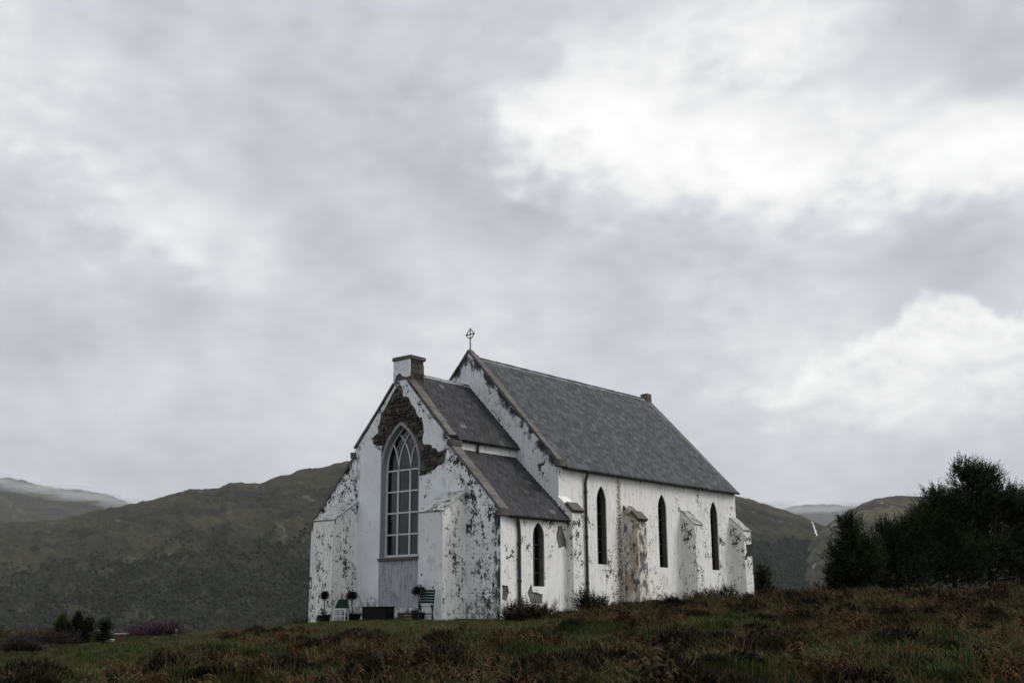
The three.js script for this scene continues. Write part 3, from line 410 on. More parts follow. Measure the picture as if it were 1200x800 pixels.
// narrow pointed windows
function lancetWindow(pts, z, cx, w, s, q, bent) {
  const win = C('window', extrude(pts, [pts.map(([x, y]) => [cx + (x - cx) * .86, lerp(s, q, .5) + (y - lerp(s, q, .5)) * .975])], 0.06).translate(0, 0, z - 0.2), matFrameDark);
  const g = []; g.push(beam([cx, s, z - .17], [cx, q - .05, z - .17], .03, .03)); for (let y = s + .45; y < q - .3; y += .46) g.push(beam([cx - w, y, z - .17], [cx + w, y, z - .17], .02, .02));
  C('glazing_bars', mergeGeometries(g), matFrameDark, win);
  let n = 0; for (let y = s; y < q - .1; y += .93, n++) { const y1 = Math.min(y + .93, q); for (const k of [-1, 1]) { const poly = []; for (let i = 0; i <= 8; i++) poly.push(lerp(y, y1, i / 8)); const half = (yy) => { let m = 0; for (let i = 0; i < pts.length; i++) { const [xa, ya] = pts[i], [xb, yb] = pts[(i + 1) % pts.length]; if ((ya - yy) * (yb - yy) <= 0 && ya !== yb) m = Math.max(m, Math.abs(lerp(xa, xb, (yy - ya) / (yb - ya)) - cx)); } return m; }; const sh = [...poly.map((yy) => [cx, yy]), ...poly.reverse().map((yy) => [cx + k * Math.max(.005, half(clamp(yy, s + .002, q - .002)) - .01), yy])]; const p = C('pane', extrude(sh, [], 0.004), matGlass, win); p.position.z = z - .19; } }
  C('sill', box(2 * w + .06, 0.07, 0.24, cx, s - .02, z - .1), matCement, win);
  return win;
}
lancets.forEach(([c, w], i) => lancetWindow(navWin()[i], bN, c, w, 1.68, 4.5));
lancetWindow(aWin, bA, 1.9, .3, .84, 2.93);

// ------------------------------------------------------------------ church: buttresses
for (const s of [-1, 1]) {
  const g = new THREE.ExtrudeGeometry(shapeOf([[0, BASE], [0, 3.9], [-1.1, 3.2], [-1.12, BASE]]), { depth: 1.06, bevelEnabled: false }); g.translate(-0.046, 0, s > 0 ? 2.10 : -3.16);
  const b = C('buttress', metreUV(g), s > 0 ? matButtWorn : matButtWorn);
  // smooth newer render on the front face
  C('limewash_render', metreUV(box(0.02, 4.38, 1.05, -1.178, 1.0, s * 2.63)), s > 0 ? matButtClean : matButtWorn, b).rotation.z = -0.0045;
  const cap = C('weathering', metreUV(jitter(beam([-1.19, 3.2, s * 2.63], [-0.046, 3.93, s * 2.63], 0.05, 1.12), 0.03, 61)), matWeather, b);
}
[[3.44, 4.02, 4.84, 3.42, 3.95], [7.40, 7.99, 4.84, 3.36, 3.9], [11.44, 12.02, 4.84, 3.38, 3.92], [15.3, 15.93, 4.86, 3.32, 3.86]].forEach(([x0, x1, z, yf, yw], i) => {
  const g = new THREE.ExtrudeGeometry(shapeOf([[0, BASE], [z - bN + .06, BASE], [z - bN, yf], [0, yw]]), { depth: x1 - x0, bevelEnabled: false }); g.rotateY(-Math.PI / 2); g.translate(x1, 0, bN + .041);
  const b = C('buttress', metreUV(g), i === 1 ? matButtOchre : matButtWorn);
  if (i < 2) C('cap_stone', metreUV(jitter(beam([(x0 + x1) / 2, yf - .04, z + .1], [(x0 + x1) / 2, lerp(yf, yw, .42) + .05, z - .22], x1 - x0 + .06, .12), .03, 70 + i)), matCoping[0], b);
  else C('weathering', metreUV(jitter(beam([(x0 + x1) / 2, yf, z + .07], [(x0 + x1) / 2, yw + .03, bN + .05], x1 - x0 + .03, .05), .02, 72 + i)), matWeather, b);
  if (i === 3) { const p = C('bared_patch', extrude([[15.45, 2.75], [15.95, 2.8], [15.95, 2.3], [15.5, 2.25], [15.38, 1.85], [15.31, 1.87], [15.31, 2.24], [15.5, 2.47]], [], .012), stoneMats[5], b); p.position.z = z + .045; }
  const m = C('buttress', metreUV((() => { const h = new THREE.ExtrudeGeometry(shapeOf([[0, BASE], [z - bN + .06, BASE], [z - bN, yf], [0, yw]]), { depth: x1 - x0, bevelEnabled: false }); h.rotateY(Math.PI / 2); h.translate(x0, 0, -bN); return h; })()), matButtWorn);
});

// ------------------------------------------------------------------ church: roofs
function roof(name, x0, x1, zT, yT, zB, yB, tone, seed, expo = 0.2, wid = 0.27, moss = 0) {
  const s = Math.sign(zB), L = Math.hypot(zB - zT, yB - yT), dz = (zB - zT) / L, dy = (yB - yT) / L, ang = Math.atan2(-dy, Math.abs(dz)) * s;
  const deck = new THREE.BoxGeometry(x1 - x0, 0.08, L); const d = C(name, deck, matDeck);
  const nrm = new THREE.Vector3(0, Math.abs(dz), -dy * s);
  d.position.set((x0 + x1) / 2, (yT + yB) / 2 - 0.05 * nrm.y, (zT + zB) / 2 - 0.05 * nrm.z); d.rotation.x = ang;
  const r = mulberry(seed), rows = Math.round(L / expo), geo = new THREE.BoxGeometry(1, 1, 1), list = [], cols = [];
  const M = new THREE.Matrix4(), q = new THREE.Quaternion(), e = new THREE.Euler(), P = new THREE.Vector3(), S = new THREE.Vector3(), c = new THREE.Color();
  for (let i = 0; i < rows; i++) { let u = -(x1 - x0) / 2 - (i % 2) * wid * .5 - .1 * r(); while (u < (x1 - x0) / 2) { const w = wid * (0.75 + 0.5 * r()), ua = Math.max(u, -(x1 - x0) / 2), ub = Math.min(u + w, (x1 - x0) / 2); u += w; if (ub - ua < 0.05) continue; const v = -L / 2 + (i + 1) * expo - expo * .6 + (r() - .5) * .016;
      // local: z runs down the slope, y out of it
      P.set((ua + ub) / 2, 0.074 + 0.008 * r(), v); e.set(0.15 + 0.05 * (r() - .5), (r() - .5) * .035, (r() - .5) * .02); q.setFromEuler(e); S.set(ub - ua - .016, 0.05, expo * 1.45); M.compose(P, q, S); list.push(M.clone());
      const k = (0.5 + 0.95 * r() * (0.6 + .4 * r())) * (1 + 0.12 * fbm2(ua * .5 + seed, v * .5, 3)), li = moss && r() < moss ? 1.8 + 1.4 * r() : 1; c.setRGB(tone[0] * k * li, tone[1] * k * li, tone[2] * k * (li > 1 ? li * .9 : 1)); cols.push(c.clone()); } }
  const m = new THREE.InstancedMesh(geo, new THREE.MeshPhysicalMaterial({ roughness: 0.7, specularIntensity: 0.45 }), list.length); m.name = 'slate_courses'; list.forEach((t, i) => { m.setMatrixAt(i, t); m.setColorAt(i, cols[i]); }); m.userData.kind = 'stuff'; add(m, d);
  return d;
}
function ridge(parent, x0, x1, y, seed, n, mat, half = 0.15) { const r = mulberry(seed), l = (x1 - x0) / n; parent.updateMatrix(); const inv = parent.matrix.clone().invert(); for (let i = 0; i < n; i++) { const g = new THREE.ExtrudeGeometry(shapeOf([[-half, -half * 1.02], [-half + .02, -half * 1.02 - .015], [0, -0.025], [half - .02, -half * 1.02 - .015], [half, -half * 1.02], [0.02, 0.01], [-0.02, 0.01]]), { depth: l - 0.012, bevelEnabled: false }); g.rotateY(Math.PI / 2); g.translate(x0 + l * i, y + (r() - .5) * .016, (r() - .5) * .012); g.applyMatrix4(inv); C('ridge_tile', g, mat[Math.floor(r() * mat.length)], parent); } }
const ridgeMats = [std(.12, .122, .128, .7), std(.16, .162, .168, .7), std(.09, .092, .098, .7)];
let naveRoof;
for (const s of [-1, 1]) {
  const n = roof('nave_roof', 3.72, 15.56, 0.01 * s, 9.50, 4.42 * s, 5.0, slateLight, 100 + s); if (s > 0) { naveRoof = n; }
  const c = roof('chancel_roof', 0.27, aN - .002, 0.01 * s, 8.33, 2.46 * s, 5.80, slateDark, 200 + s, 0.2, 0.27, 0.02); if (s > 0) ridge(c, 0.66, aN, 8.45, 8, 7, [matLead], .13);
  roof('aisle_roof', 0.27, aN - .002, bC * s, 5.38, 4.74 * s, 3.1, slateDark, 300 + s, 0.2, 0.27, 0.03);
  C('eaves_board', box(11.9, 0.14, 0.05, 9.65, 4.99, 4.31 * s), matIron); C('eaves_board', box(3.1, 0.12, 0.05, 1.98, 3.07, 4.66 * s), matIron);
  const gut = (x0, x1, y, z, rad) => C('gutter', (() => { const g = new THREE.CylinderGeometry(rad, rad, x1 - x0, 10, 1, true, 0, Math.PI); g.rotateZ(Math.PI / 2); g.rotateX(-Math.PI); const o = g.clone(); return g.translate((x0 + x1) / 2, y, z); })(), new THREE.MeshStandardMaterial({ color: matIron.color, roughness: .6, side: THREE.DoubleSide }));
  gut(3.78, 15.9, 4.97, 4.45 * s, .07); gut(0.4, aN + .06, 3.08, 4.78 * s, .06); gut(0.4, aN - .01, 5.77, 2.51 * s, .05);
}
ridge(naveRoof, 3.80, 15.5, 9.61, 9, 26, ridgeMats);
C('downpipe', mergeGeometries([tube([[5.0, 4.93, 4.46], [5.0, 4.8, 4.42], [5.0, 4.6, 4.34], [5.0, 4.3, 4.335], [5.0, 2, 4.335], [5.0, -0.6, 4.335]], .05, 40, 8), ...[4.2, 2.6, 1.0].map((y) => new THREE.CylinderGeometry(.065, .065, .1, 8).translate(5, y, 4.335))]), matIron);
C('downpipe', mergeGeometries([tube([[0.62, 3.04, 4.79], [0.7, 2.95, 4.75], [0.8, 2.8, 4.70], [0.83, 2.6, 4.70], [0.83, 1.5, 4.70], [0.83, -0.6, 4.70]], .052, 40, 8), ...[2.2, 1.0].map((y) => new THREE.CylinderGeometry(.068, .068, .1, 8).translate(.83, y, 4.70))]), matIron);
C('downpipe', tube([[1.36, 5.74, 2.5], [1.36, 5.66, 2.43], [1.36, 5.55, 2.41], [1.36, 5.36, 2.42]], .045, 14, 8), matIron);
// ring-headed iron cross on the nave gable
{
  const cr = C('gable_cross', bar([3.6, 9.75, 0], [3.6, 10.68, 0], .028, 6, .02), matIron);
  const ring = new THREE.TorusGeometry(.165, .018, 6, 24); ring.rotateY(Math.PI / 2); ring.translate(3.6, 10.45, 0); C('ring', ring, matIron, cr);
  C('cross_arm', mergeGeometries([bar([3.6, 10.45, -.21], [3.6, 10.45, .21], .022, 6), new THREE.OctahedronGeometry(.035).translate(3.6, 10.45, .21).toNonIndexed()].map((g) => g.index ? g.toNonIndexed() : g)), matIron, cr);
  for (const [y, z] of [[10.66, 0], [10.45, .2], [10.45, -.2], [10.27, 0]]) C('finial', new THREE.OctahedronGeometry(.042).scale(.7, 1.1, 1.1).translate(3.6, y, z), matIron, cr);
  C('foot', jitter(new THREE.ConeGeometry(.13, .2, 6), .02, 4).translate(3.6, 9.82, 0), matCoping[0], cr);
}
// ------------------------------------------------------------------ vegetation: moorland cover
function mesh3(pos, col) { const g = new THREE.BufferGeometry(); g.setAttribute('position', new THREE.Float32BufferAttribute(pos, 3)); if (col) g.setAttribute('color', new THREE.Float32BufferAttribute(col, 3)); g.computeVertexNormals(); return g; }
function tuftGeo(seed, blades, h, spread, wid, lean) {
  const r = mulberry(seed), pos = [], col = [];
  for (let i = 0; i < blades; i++) {
    const a = r() * 6.283, R = spread * Math.sqrt(r()), x = Math.cos(a) * R, z = Math.sin(a) * R, hh = h * (0.5 + 0.6 * r()), b = a + (r() - .5) * 1.6, l = lean * (0.4 + r()) * hh, w = wid * (0.6 + .6 * r()), px = -Math.sin(b) * w / 2, pz = Math.cos(b) * w / 2, dx = Math.cos(b) * l, dz = Math.sin(b) * l;
    const m = [x + dx * .35, hh * .6, z + dz * .35], t = [x + dx, hh * (1 - .25 * lean), z + dz], k = 0.75 + 0.5 * r();
    pos.push(x - px, -.03, z - pz, x + px, -.03, z + pz, m[0] + px * .8, m[1], m[2] + pz * .8, x - px, -.03, z - pz, m[0] + px * .8, m[1], m[2] + pz * .8, m[0] - px * .8, m[1], m[2] - pz * .8, m[0] - px * .8, m[1], m[2] - pz * .8, m[0] + px * .8, m[1], m[2] + pz * .8, ...t);
    for (let n = 0; n < 9; n++) col.push(k, k, k);
  }
  return mesh3(pos, col);
}
function brackenGeo(seed, fronds = 5) { // arching fronds with paired leaflets
  const r = mulberry(seed), pos = [], col = [];
  const tri = (a, b, c, k) => { pos.push(...a, ...b, ...c); for (let n = 0; n < 3; n++) col.push(k, k, k); };
  for (let f = 0; f < fronds; f++) {
    const a = f / fronds * 6.283 + r(), L = 0.2 + 0.28 * r(), up = 0.14 + 0.24 * r(), ca = Math.cos(a), sa = Math.sin(a), N = 15;
    const P = (t) => [ca * L * t, up * Math.sin(Math.min(1, t * 1.15) * 2.3) + .02, sa * L * t];
    for (let i = 2; i < N; i++) { const t = i / N, p = P(t), q = P(Math.min(1, t + .045)), l = 0.085 * (1 - t * .8) * (0.6 + .8 * r()), k = 0.35 + 1.1 * r(); for (const s of [-1, 1]) tri(p, q, [p[0] - sa * l * s + ca * .03, p[1] - .05 * r(), p[2] + ca * l * s + sa * .03], k); }
    for (let i = 0; i < 4; i++) { const p = P(i / 4), q = P((i + 1) / 4); tri([p[0] - sa * .005, p[1], p[2] + ca * .005], [p[0] + sa * .005, p[1], p[2] - ca * .005], q, .8); }
  }
  return mesh3(pos, col);
}
function heatherGeo(seed, n, R, h) { // low springy cushion of short sprigs
  const r = mulberry(seed), pos = [], col = [];
  for (let i = 0; i < n; i++) { const a = r() * 6.283, q = Math.sqrt(r()) * R, x = Math.cos(a) * q, z = Math.sin(a) * q, top = h * Math.sqrt(Math.max(0.05, 1 - (q / R) ** 2)), y0 = top * (0.35 + .5 * r()), l = 0.025 + 0.045 * r(), b = r() * 6.283, tx = x * .35 / R * l * 2 + (r() - .5) * .06, tz = z * .35 / R * l * 2 + (r() - .5) * .06, w = 0.007 + .009 * r(), k = 0.4 + 1.2 * r(); pos.push(x - Math.cos(b) * w, y0, z - Math.sin(b) * w, x + Math.cos(b) * w, y0, z + Math.sin(b) * w, x + tx, y0 + l, z + tz); for (let m = 0; m < 3; m++) col.push(k, k, k); }
  return mesh3(pos, col);
}
function inChurch(x, z, m = 0.1) { return (x > -0.15 - m && x < 3.6 && Math.abs(z) < 4.66 + m) || (x > 3.4 && x < 16 + m && Math.abs(z) < 4.3 + m) || [[3.44, 4.02], [7.4, 7.99], [11.44, 12.02], [15.3, 15.93]].some(([a, b]) => x > a - m && x < b + m && Math.abs(z) < 4.9 + m) || (x > -1.2 - m && x < 0 && Math.abs(Math.abs(z) - 2.63) < .53 + m); }
const leafy = (extra = {}) => new THREE.MeshPhysicalMaterial({ vertexColors: true, roughness: 0.85, specularIntensity: 0.2, side: THREE.DoubleSide, ...extra });
function scatter(name, label, category, geos, count, seed, accept, colour, size, dRange = [9, 62]) {
  const r = mulberry(seed), lists = geos.map(() => []), M = new THREE.Matrix4(), q = new THREE.Quaternion(), e = new THREE.Euler(), c = new THREE.Color();
  for (let n = 0; n < count; n++) {
    const u = r(), d = lerp(dRange[0], dRange[1], Math.pow(u, 0.85)), az = lerp(-31, 31, r()) * DEG, [x, z] = xzOf(Math.tan(az) * d, d); const pk = r(), k = r(), t = r(), s = r(), g = Math.floor(r() * geos.length);
    if (inChurch(x, z)) continue;
    const r0 = Math.tan(az) * d, a = accept(x, z, d, r0); if (pk > a) continue;
    const S = size(x, z, d, s) * (1 - .42 * brow(x, z)) * (1 - .4 * garden(x, z)), y = groundY(x, z);
    e.set((k - .5) * .3, t * 6.283, (s - .5) * .3); q.setFromEuler(e); M.compose(new THREE.Vector3(x, y, z), q, new THREE.Vector3(S, S * (0.75 + .5 * k), S)); const col = colour(x, z, k, t, s); lists[g].push([M.clone(), c.setRGB(...col).clone()]);
  }
  geos.forEach((geo, i) => { const m = new THREE.InstancedMesh(geo, leafy(), lists[i].length); m.name = numbered(name); lists[i].forEach(([t, col], j) => { m.setMatrixAt(j, t); m.setColorAt(j, col); }); add(m); tag(m, label, category, null, 'stuff'); });
}
const tone = (a, k) => [a[0] * k, a[1] * k, a[2] * k];
const mix3 = (a, b, t) => [lerp(a[0], b[0], t), lerp(a[1], b[1], t), lerp(a[2], b[2], t)];
scatter('grass', 'rough green moor grass on the knoll', 'grass', [tuftGeo(1, 26, .22, .14, .009, .7), tuftGeo(2, 30, .17, .17, .009, 1.0)], 80000, 51, (x, z) => 0.95 - 0.25 * sstep(.55, .8, fieldRust(x, z)) - .3 * sstep(.6, .85, fieldHeath(x, z)) + .5 * lawn(x, z), (x, z, k, t) => tone(mix3([0.040, 0.058, 0.017], [0.064, 0.062, 0.023], sstep(.3, .75, fieldRust(x, z) * .6 + k * .4)), (0.55 + .8 * t) * (1 + .35 * lawn(x, z))), (x, z, d, s) => (0.65 + .7 * s) * (1 - .42 * lawn(x, z)));
scatter('dry_grass', 'straw coloured dead grass stalks among the moor grass', 'grass', [tuftGeo(3, 12, .42, .14, .007, .45), tuftGeo(4, 9, .5, .1, .007, .8)], 22000, 52, (x, z) => 0.15 + 0.75 * sstep(.35, .7, fieldRust(x, z)) - 1.5 * lawn(x, z) - 1.5 * garden(x, z), (x, z, k, t) => tone(mix3([0.12, 0.085, 0.042], [0.085, 0.05, 0.026], k), .5 + .8 * t), (x, z, d, s) => 0.55 + .6 * s);
scatter('bracken', 'rust brown dying bracken fronds on the slope', 'bracken', [brackenGeo(5, 6), brackenGeo(6, 7)], 26000, 53, (x, z) => 0.62 * sstep(.66, .82, fieldRust(x, z) + .1 * n2(x * 1.3, z * 1.3)) - 1.5 * lawn(x, z) - 1.5 * garden(x, z), (x, z, k, t) => tone(mix3([0.078, 0.037, 0.017], [0.042, 0.033, 0.016], k), .35 + 1.0 * t), (x, z, d, s) => 0.55 + .6 * s);
scatter('heather', 'dark woody heather cushions between the grass', 'heather', [heatherGeo(7, 700, .34, .2), heatherGeo(8, 650, .28, .24)], 7500, 54, (x, z) => 0.8 * sstep(.64, .8, fieldHeath(x, z)) - 1.5 * lawn(x, z) - 1.5 * garden(x, z), (x, z, k, t) => tone(mix3([0.014, 0.017, 0.008], [0.026, 0.02, 0.012], k), .4 + .8 * t), (x, z, d, s) => 0.7 + .8 * s);

// ------------------------------------------------------------------ shrubs and trees
function leafCloud(blobs, count, size, seed, tones, lean = [0, 0], upright = .5, clip = 1) {
  // leaves on short twigs spread through the blobs, thickest near their surface; blob: [x, y, z, rx, ry, rz]
  const r = mulberry(seed), pos = [], col = [], vol = blobs.map((b) => b[3] * b[4] + b[3] * b[5]), tot = vol.reduce((a, b) => a + b, 0);
  const n = Math.floor(count / 14), d = new THREE.Vector3(), up = new THREE.Vector3(), side = new THREE.Vector3();
  for (let i = 0; i < n; i++) {
    let pick = r() * tot, bi = 0; while (bi < blobs.length - 1 && pick > vol[bi]) { pick -= vol[bi]; bi++; } const B = blobs[bi];
    const th = r() * 6.283, cz = 2 * r() - 1, sz = Math.sqrt(1 - cz * cz); d.set(sz * Math.cos(th), cz, sz * Math.sin(th));
    const lump = 1 + .32 * n3(d.x * 1.9 + seed, d.y * 1.9 + bi, d.z * 1.9) + .16 * n3(d.x * 5, d.y * 5 + seed, d.z * 5 + bi), q = Math.pow(r(), .45) * lump;
    const cx = B[0] + d.x * B[3] * q, cy = B[1] + d.y * B[4] * q, cc = B[2] + d.z * B[5] * q; if (cy < 0.05) continue;
    const tw = size * (2.2 + 3.2 * r()) * clip; up.set(d.x * .8 + lean[0] + (r() - .5) * .7, Math.max(d.y, -.2) * .7 + upright + (r() - .5) * .4, d.z * .8 + lean[1] + (r() - .5) * .7).normalize();
    const T = tones[Math.floor(r() * tones.length)], kk = .6 + .7 * r();
    for (let l = 0; l < 14; l++) {
      const t = l / 13, a = l * 2.4 + r(), s = size * (.6 + .7 * r()) * (1.1 - .4 * t), ox = cx + up.x * tw * t, oy = cy + up.y * tw * t, oz = cc + up.z * tw * t;
      side.set(Math.cos(a), (r() - .3) * .9, Math.sin(a)).addScaledVector(up, .6).normalize(); const wx = -side.z * s * .36, wz = side.x * s * .36, k = kk * (.8 + .4 * r());
      pos.push(ox, oy, oz, ox + side.x * s * .5 + wx, oy + side.y * s * .5, oz + side.z * s * .5 + wz, ox + side.x * s, oy + side.y * s, oz + side.z * s, ox, oy, oz, ox + side.x * s, oy + side.y * s, oz + side.z * s, ox + side.x * s * .5 - wx, oy + side.y * s * .5 + s * .1, oz + side.z * s * .5 - wz);
      for (let m = 0; m < 6; m++) col.push(T[0] * k, T[1] * k, T[2] * k);
    }
  }
  return mesh3(pos, col);
}
const matLeaf = leafy({ roughness: 0.8 }), matBark = std(0.03, 0.026, 0.021, .95);
const leafTones = [[0.026, 0.036, 0.014], [0.021, 0.029, 0.013], [0.038, 0.045, 0.02]];
function limbs(blobs, h, rad, seed, multi) {
  const r = mulberry(seed), gs = []; const stems = multi ?? 1;
  for (let s = 0; s < stems; s++) { const ox = stems > 1 ? (r() - .5) * .6 : 0, oz = stems > 1 ? (r() - .5) * .6 : 0, top = [blobs[0][0] * .6 + ox, h * .62, blobs[0][2] * .6 + oz]; gs.push(tube([[ox * .5, -.2, oz * .5], [ox * .7 + .08, h * .22, oz * .7], [top[0] - .08, h * .42, top[2] + .05], top], rad / Math.sqrt(stems), 12, 7)); }
  for (const b of blobs) { const y0 = Math.min(h * .45, b[1] * .55), p = [b[0] * .25, y0, b[2] * .25]; gs.push(tube([p, [lerp(p[0], b[0], .55), lerp(y0, b[1], .45) , lerp(p[2], b[2], .55)], [b[0], b[1], b[2]]], rad * .42, 8, 5)); for (let k = 0; k < 4; k++) { const a = r() * 6.28; gs.push(bar([b[0], b[1], b[2]], [b[0] + Math.cos(a) * b[3] * .7, b[1] + b[4] * (.1 + .6 * r()), b[2] + Math.sin(a) * b[5] * .7], rad * .2, 4, rad * .06)); } }
  return mergeGeometries(gs.map((g) => { g = g.index ? g.toNonIndexed() : g; g.deleteAttribute('uv'); return g; }));
}
function tree(name, label, cat, px, d, sink, blobs, count, size, seed, tones = leafTones, opts = {}) { // px: place across the view in metres to the right at forward distance d
  const [x, z] = xzOf(px, d), y = groundY(x, z) - sink; const t = thing(name, label, cat, [x, y, z], 0, opts.group);
  // blobs are given as right, up, away from the viewer's side
  const B = blobs.map(([r, u, a, rx, ry, rz]) => [r * RIGHT.x + a * FWD.x, u, r * RIGHT.z + a * FWD.z, rx, ry, rz ?? rx]);
  const h = Math.max(...blobs.map((b) => b[1] + b[4]));
  part('trunk', limbs(B, h, opts.rad ?? .1, seed, opts.stems), matBark, t);
  part('crown', leafCloud(B, count, size, seed + 1, tones, opts.lean ? [RIGHT.x * opts.lean, RIGHT.z * opts.lean] : [0, 0], opts.upright ?? .5), matLeaf, t);
  return t;
}
const PX = (px, d) => (px - 600) / 1330.8 * d * 0.9724;      // metres to the side for a column of the photograph at distance d, used to set things out on the ground
const TG = 'dark wind-blown trees beyond the church';
tree('willow_tree', 'low dark tree with a spiky top standing a little apart at the thicket edge', 'tree', 14.6, 49.5, -.05, [[.05, 1.3, 0, .95, 1.25], [-.4, 1.5, .2, .65, 1.1], [0, 2.5, 0, .5, .9], [-.2, 3.1, 0, .28, .55], [.6, 1.7, 0, .55, 1.0], [-.6, .8, 0, .55, .8]], 49400, .1, 401, leafTones, { group: TG, lean: .15 });
tree('willow_tree', 'dark tree between the low spiky one and the tallest of the thicket', 'tree', 17.4, 51, -.05, [[0, 1.6, 0, 1.5, 1.6], [-.9, 2.4, .1, .7, 1.0], [.2, 2.9, 0, 1.0, 1.0], [.9, 3.5, .1, .8, .8], [-.75, 3.2, 0, .4, .6], [-1.3, 1.2, 0, .6, 1.0]], 57000, .1, 402, leafTones, { group: TG, lean: .2 });
tree('willow_tree', 'broad dark tree with feathery upper twigs in the thicket', 'tree', 19.6, 51.5, -.05, [[0, 1.6, 0, 1.6, 1.6], [-.6, 3.2, 0, 1.0, 1.0], [.4, 3.7, .1, 1.0, .9], [-.4, 4.2, 0, .6, .55]], 57000, .1, 403, leafTones, { group: TG, lean: .2 });
tree('willow_tree', 'tallest dark tree of the thicket with its crown blown to one side', 'tree', 21.4, 52, -.05, [[0, 1.7, 0, 1.6, 1.7], [-.2, 3.6, 0, 1.2, 1.2], [-.25, 4.8, 0, 1.0, .85], [-.7, 5.45, 0, .6, .5], [.35, 5.2, 0, .6, .6], [.9, 4.0, 0, .9, .9]], 68400, .1, 404, leafTones, { group: TG, lean: .35, rad: .13 });
tree('willow_tree', 'dark tree with greyish leaves behind the tallest one', 'tree', 23.6, 52.5, -.05, [[0, 1.7, 0, 1.7, 1.7], [0, 3.4, 0, 1.3, 1.1], [.4, 4.4, 0, .9, .7], [-.6, 4.0, 0, .8, .8]], 57000, .1, 405, [[0.034, 0.04, 0.026], [0.028, 0.034, 0.02]], { group: TG, lean: .25 });
tree('willow_tree', 'dark rounded tree at the far end of the thicket', 'tree', 26, 53, -.05, [[0, 1.7, 0, 1.8, 1.7], [.3, 3.5, 0, 1.4, 1.3], [-.5, 4.4, 0, .9, .8], [1.5, 2.5, 0, 1.3, 1.6]], 57000, .1, 406, leafTones, { group: TG, lean: .25 });
// shrubs
const shrubT = [[0.02, 0.026, 0.012], [0.028, 0.03, 0.015]];
tree('gorse_shrub', 'dark upright shrub close behind the rear corner of the church', 'shrub', PX(893, 55), 55, .1, [[0, .7, 0, .5, .9], [.1, 1.5, 0, .3, .6], [.5, .4, 0, .5, .5]], 14000, .08, 411, shrubT, { rad: .05 });
tree('gorse_shrub', 'low dark shrub between the church and the thicket', 'shrub', PX(932, 54), 54, .1, [[0, .35, 0, .55, .45], [.5, .3, 0, .5, .4]], 9000, .07, 412, shrubT, { rad: .04 });
tree('gorse_shrub', 'low dark shrub touching the foot of the thicket', 'shrub', PX(966, 52), 52, .1, [[0, .4, 0, .7, .5], [.7, .35, 0, .6, .5]], 12000, .07, 413, shrubT, { rad: .04 });
tree('broom_shrub', 'dark shrub growing past the buttressed gable corner', 'shrub', PX(352, 46), 46, .15, [[0, .4, 0, .6, .55], [-.6, .3, 0, .55, .4], [-1.1, .2, 0, .4, .35], [.4, .6, 0, .35, .5]], 14000, .07, 414, shrubT, { rad: .04 });
tree('bramble_bush', 'dark tangled bush at the foot of the aisle wall', 'bush', PX(614, 34.5), 34.5, .12, [[0, .28, 0, .55, .34], [.5, .22, .1, .4, .3], [-.4, .2, 0, .35, .28]], 13000, .06, 415, [[0.02, 0.022, 0.011], [0.036, 0.024, 0.013]], { rad: .03 });
tree('bramble_bush', 'small leafy bush against the downpipe of the nave', 'bush', PX(689, 38.2), 38.2, .1, [[0, .3, 0, .4, .35], [-.25, .45, 0, .2, .35], [.35, .25, 0, .3, .3]], 9000, .06, 416, shrubT, { rad: .03 });
tree('bramble_bush', 'brownish low bush below the last lancet window', 'bush', PX(835, 45.3), 45.3, .08, [[0, .25, 0, .5, .3], [.55, .3, 0, .4, .38], [-.5, .15, 0, .35, .25]], 9000, .06, 417, [[0.03, 0.026, 0.014], [0.026, 0.028, 0.014]], { rad: .03 });

// ------------------------------------------------------------------ things by the gable wall
const matPot = new THREE.MeshPhysicalMaterial({ color: new THREE.Color().setRGB(.009, .009, .01), roughness: .85, specularIntensity: .25 }), matGreenPaint = new THREE.MeshPhysicalMaterial({ color: new THREE.Color().setRGB(.005, .021, .015), roughness: .8, specularIntensity: .3 }), matWhitePaint = std(0.55, 0.56, 0.57, .6), matBoard = std(0.05, 0.03, 0.022, .9);
const topTones = [[0.02, 0.03, 0.012], [0.028, 0.036, 0.014]];
function topiary(label, x, z, potW, potH, stem, R, seed, squash = 1) {
  const y = groundY(x, z) - .02, t = thing('topiary_tree', label, 'topiary', [x, y, z]);
  const pot = part('pot', (() => { const g = new THREE.CylinderGeometry(potW * .72, potW * .58, potH, 4, 1); g.rotateY(Math.PI / 4); return g.translate(0, potH / 2, 0); })(), matPot, t);
  part('rim', (() => { const g = new THREE.CylinderGeometry(potW * .76, potW * .76, .04, 4, 1); g.rotateY(Math.PI / 4); return g.translate(0, potH, 0); })(), matPot, pot);
  part('trunk', tube([[0, potH - .05, 0], [.012, potH + stem * .4, .01], [-.008, potH + stem * .75, 0], [0, potH + stem + R * .5, 0]], .018, 10, 6), matBark, t);
  part('crown', leafCloud([[0, potH + stem + R * squash * .8, 0, R * .82, R * squash * .82, R * .82], [0, potH + stem + R * squash * .8, 0, R * .55, R * squash * .55, R * .55]], 9000, .03, seed, topTones, [0, 0], .1, .4), matLeaf, t);
  part('underplanting', leafCloud([[0, potH + .02, 0, potW * .5, .09, potW * .5]], 420, .035, seed + 3, topTones, [0, 0], .3), matLeaf, t);
}
topiary('clipped ball topiary in a black pot before the outer buttress', -1.55, -2.02, .3, .28, .52, .17, 501);
topiary('clipped ball topiary in a wide dark pot beside the white chair', -.85, -1.40, .44, .26, .46, .235, 502, .8);
topiary('clipped topiary with a ragged crown behind the green chair', -1.36, 2.3, .3, .26, .54, .27, 503, .65);
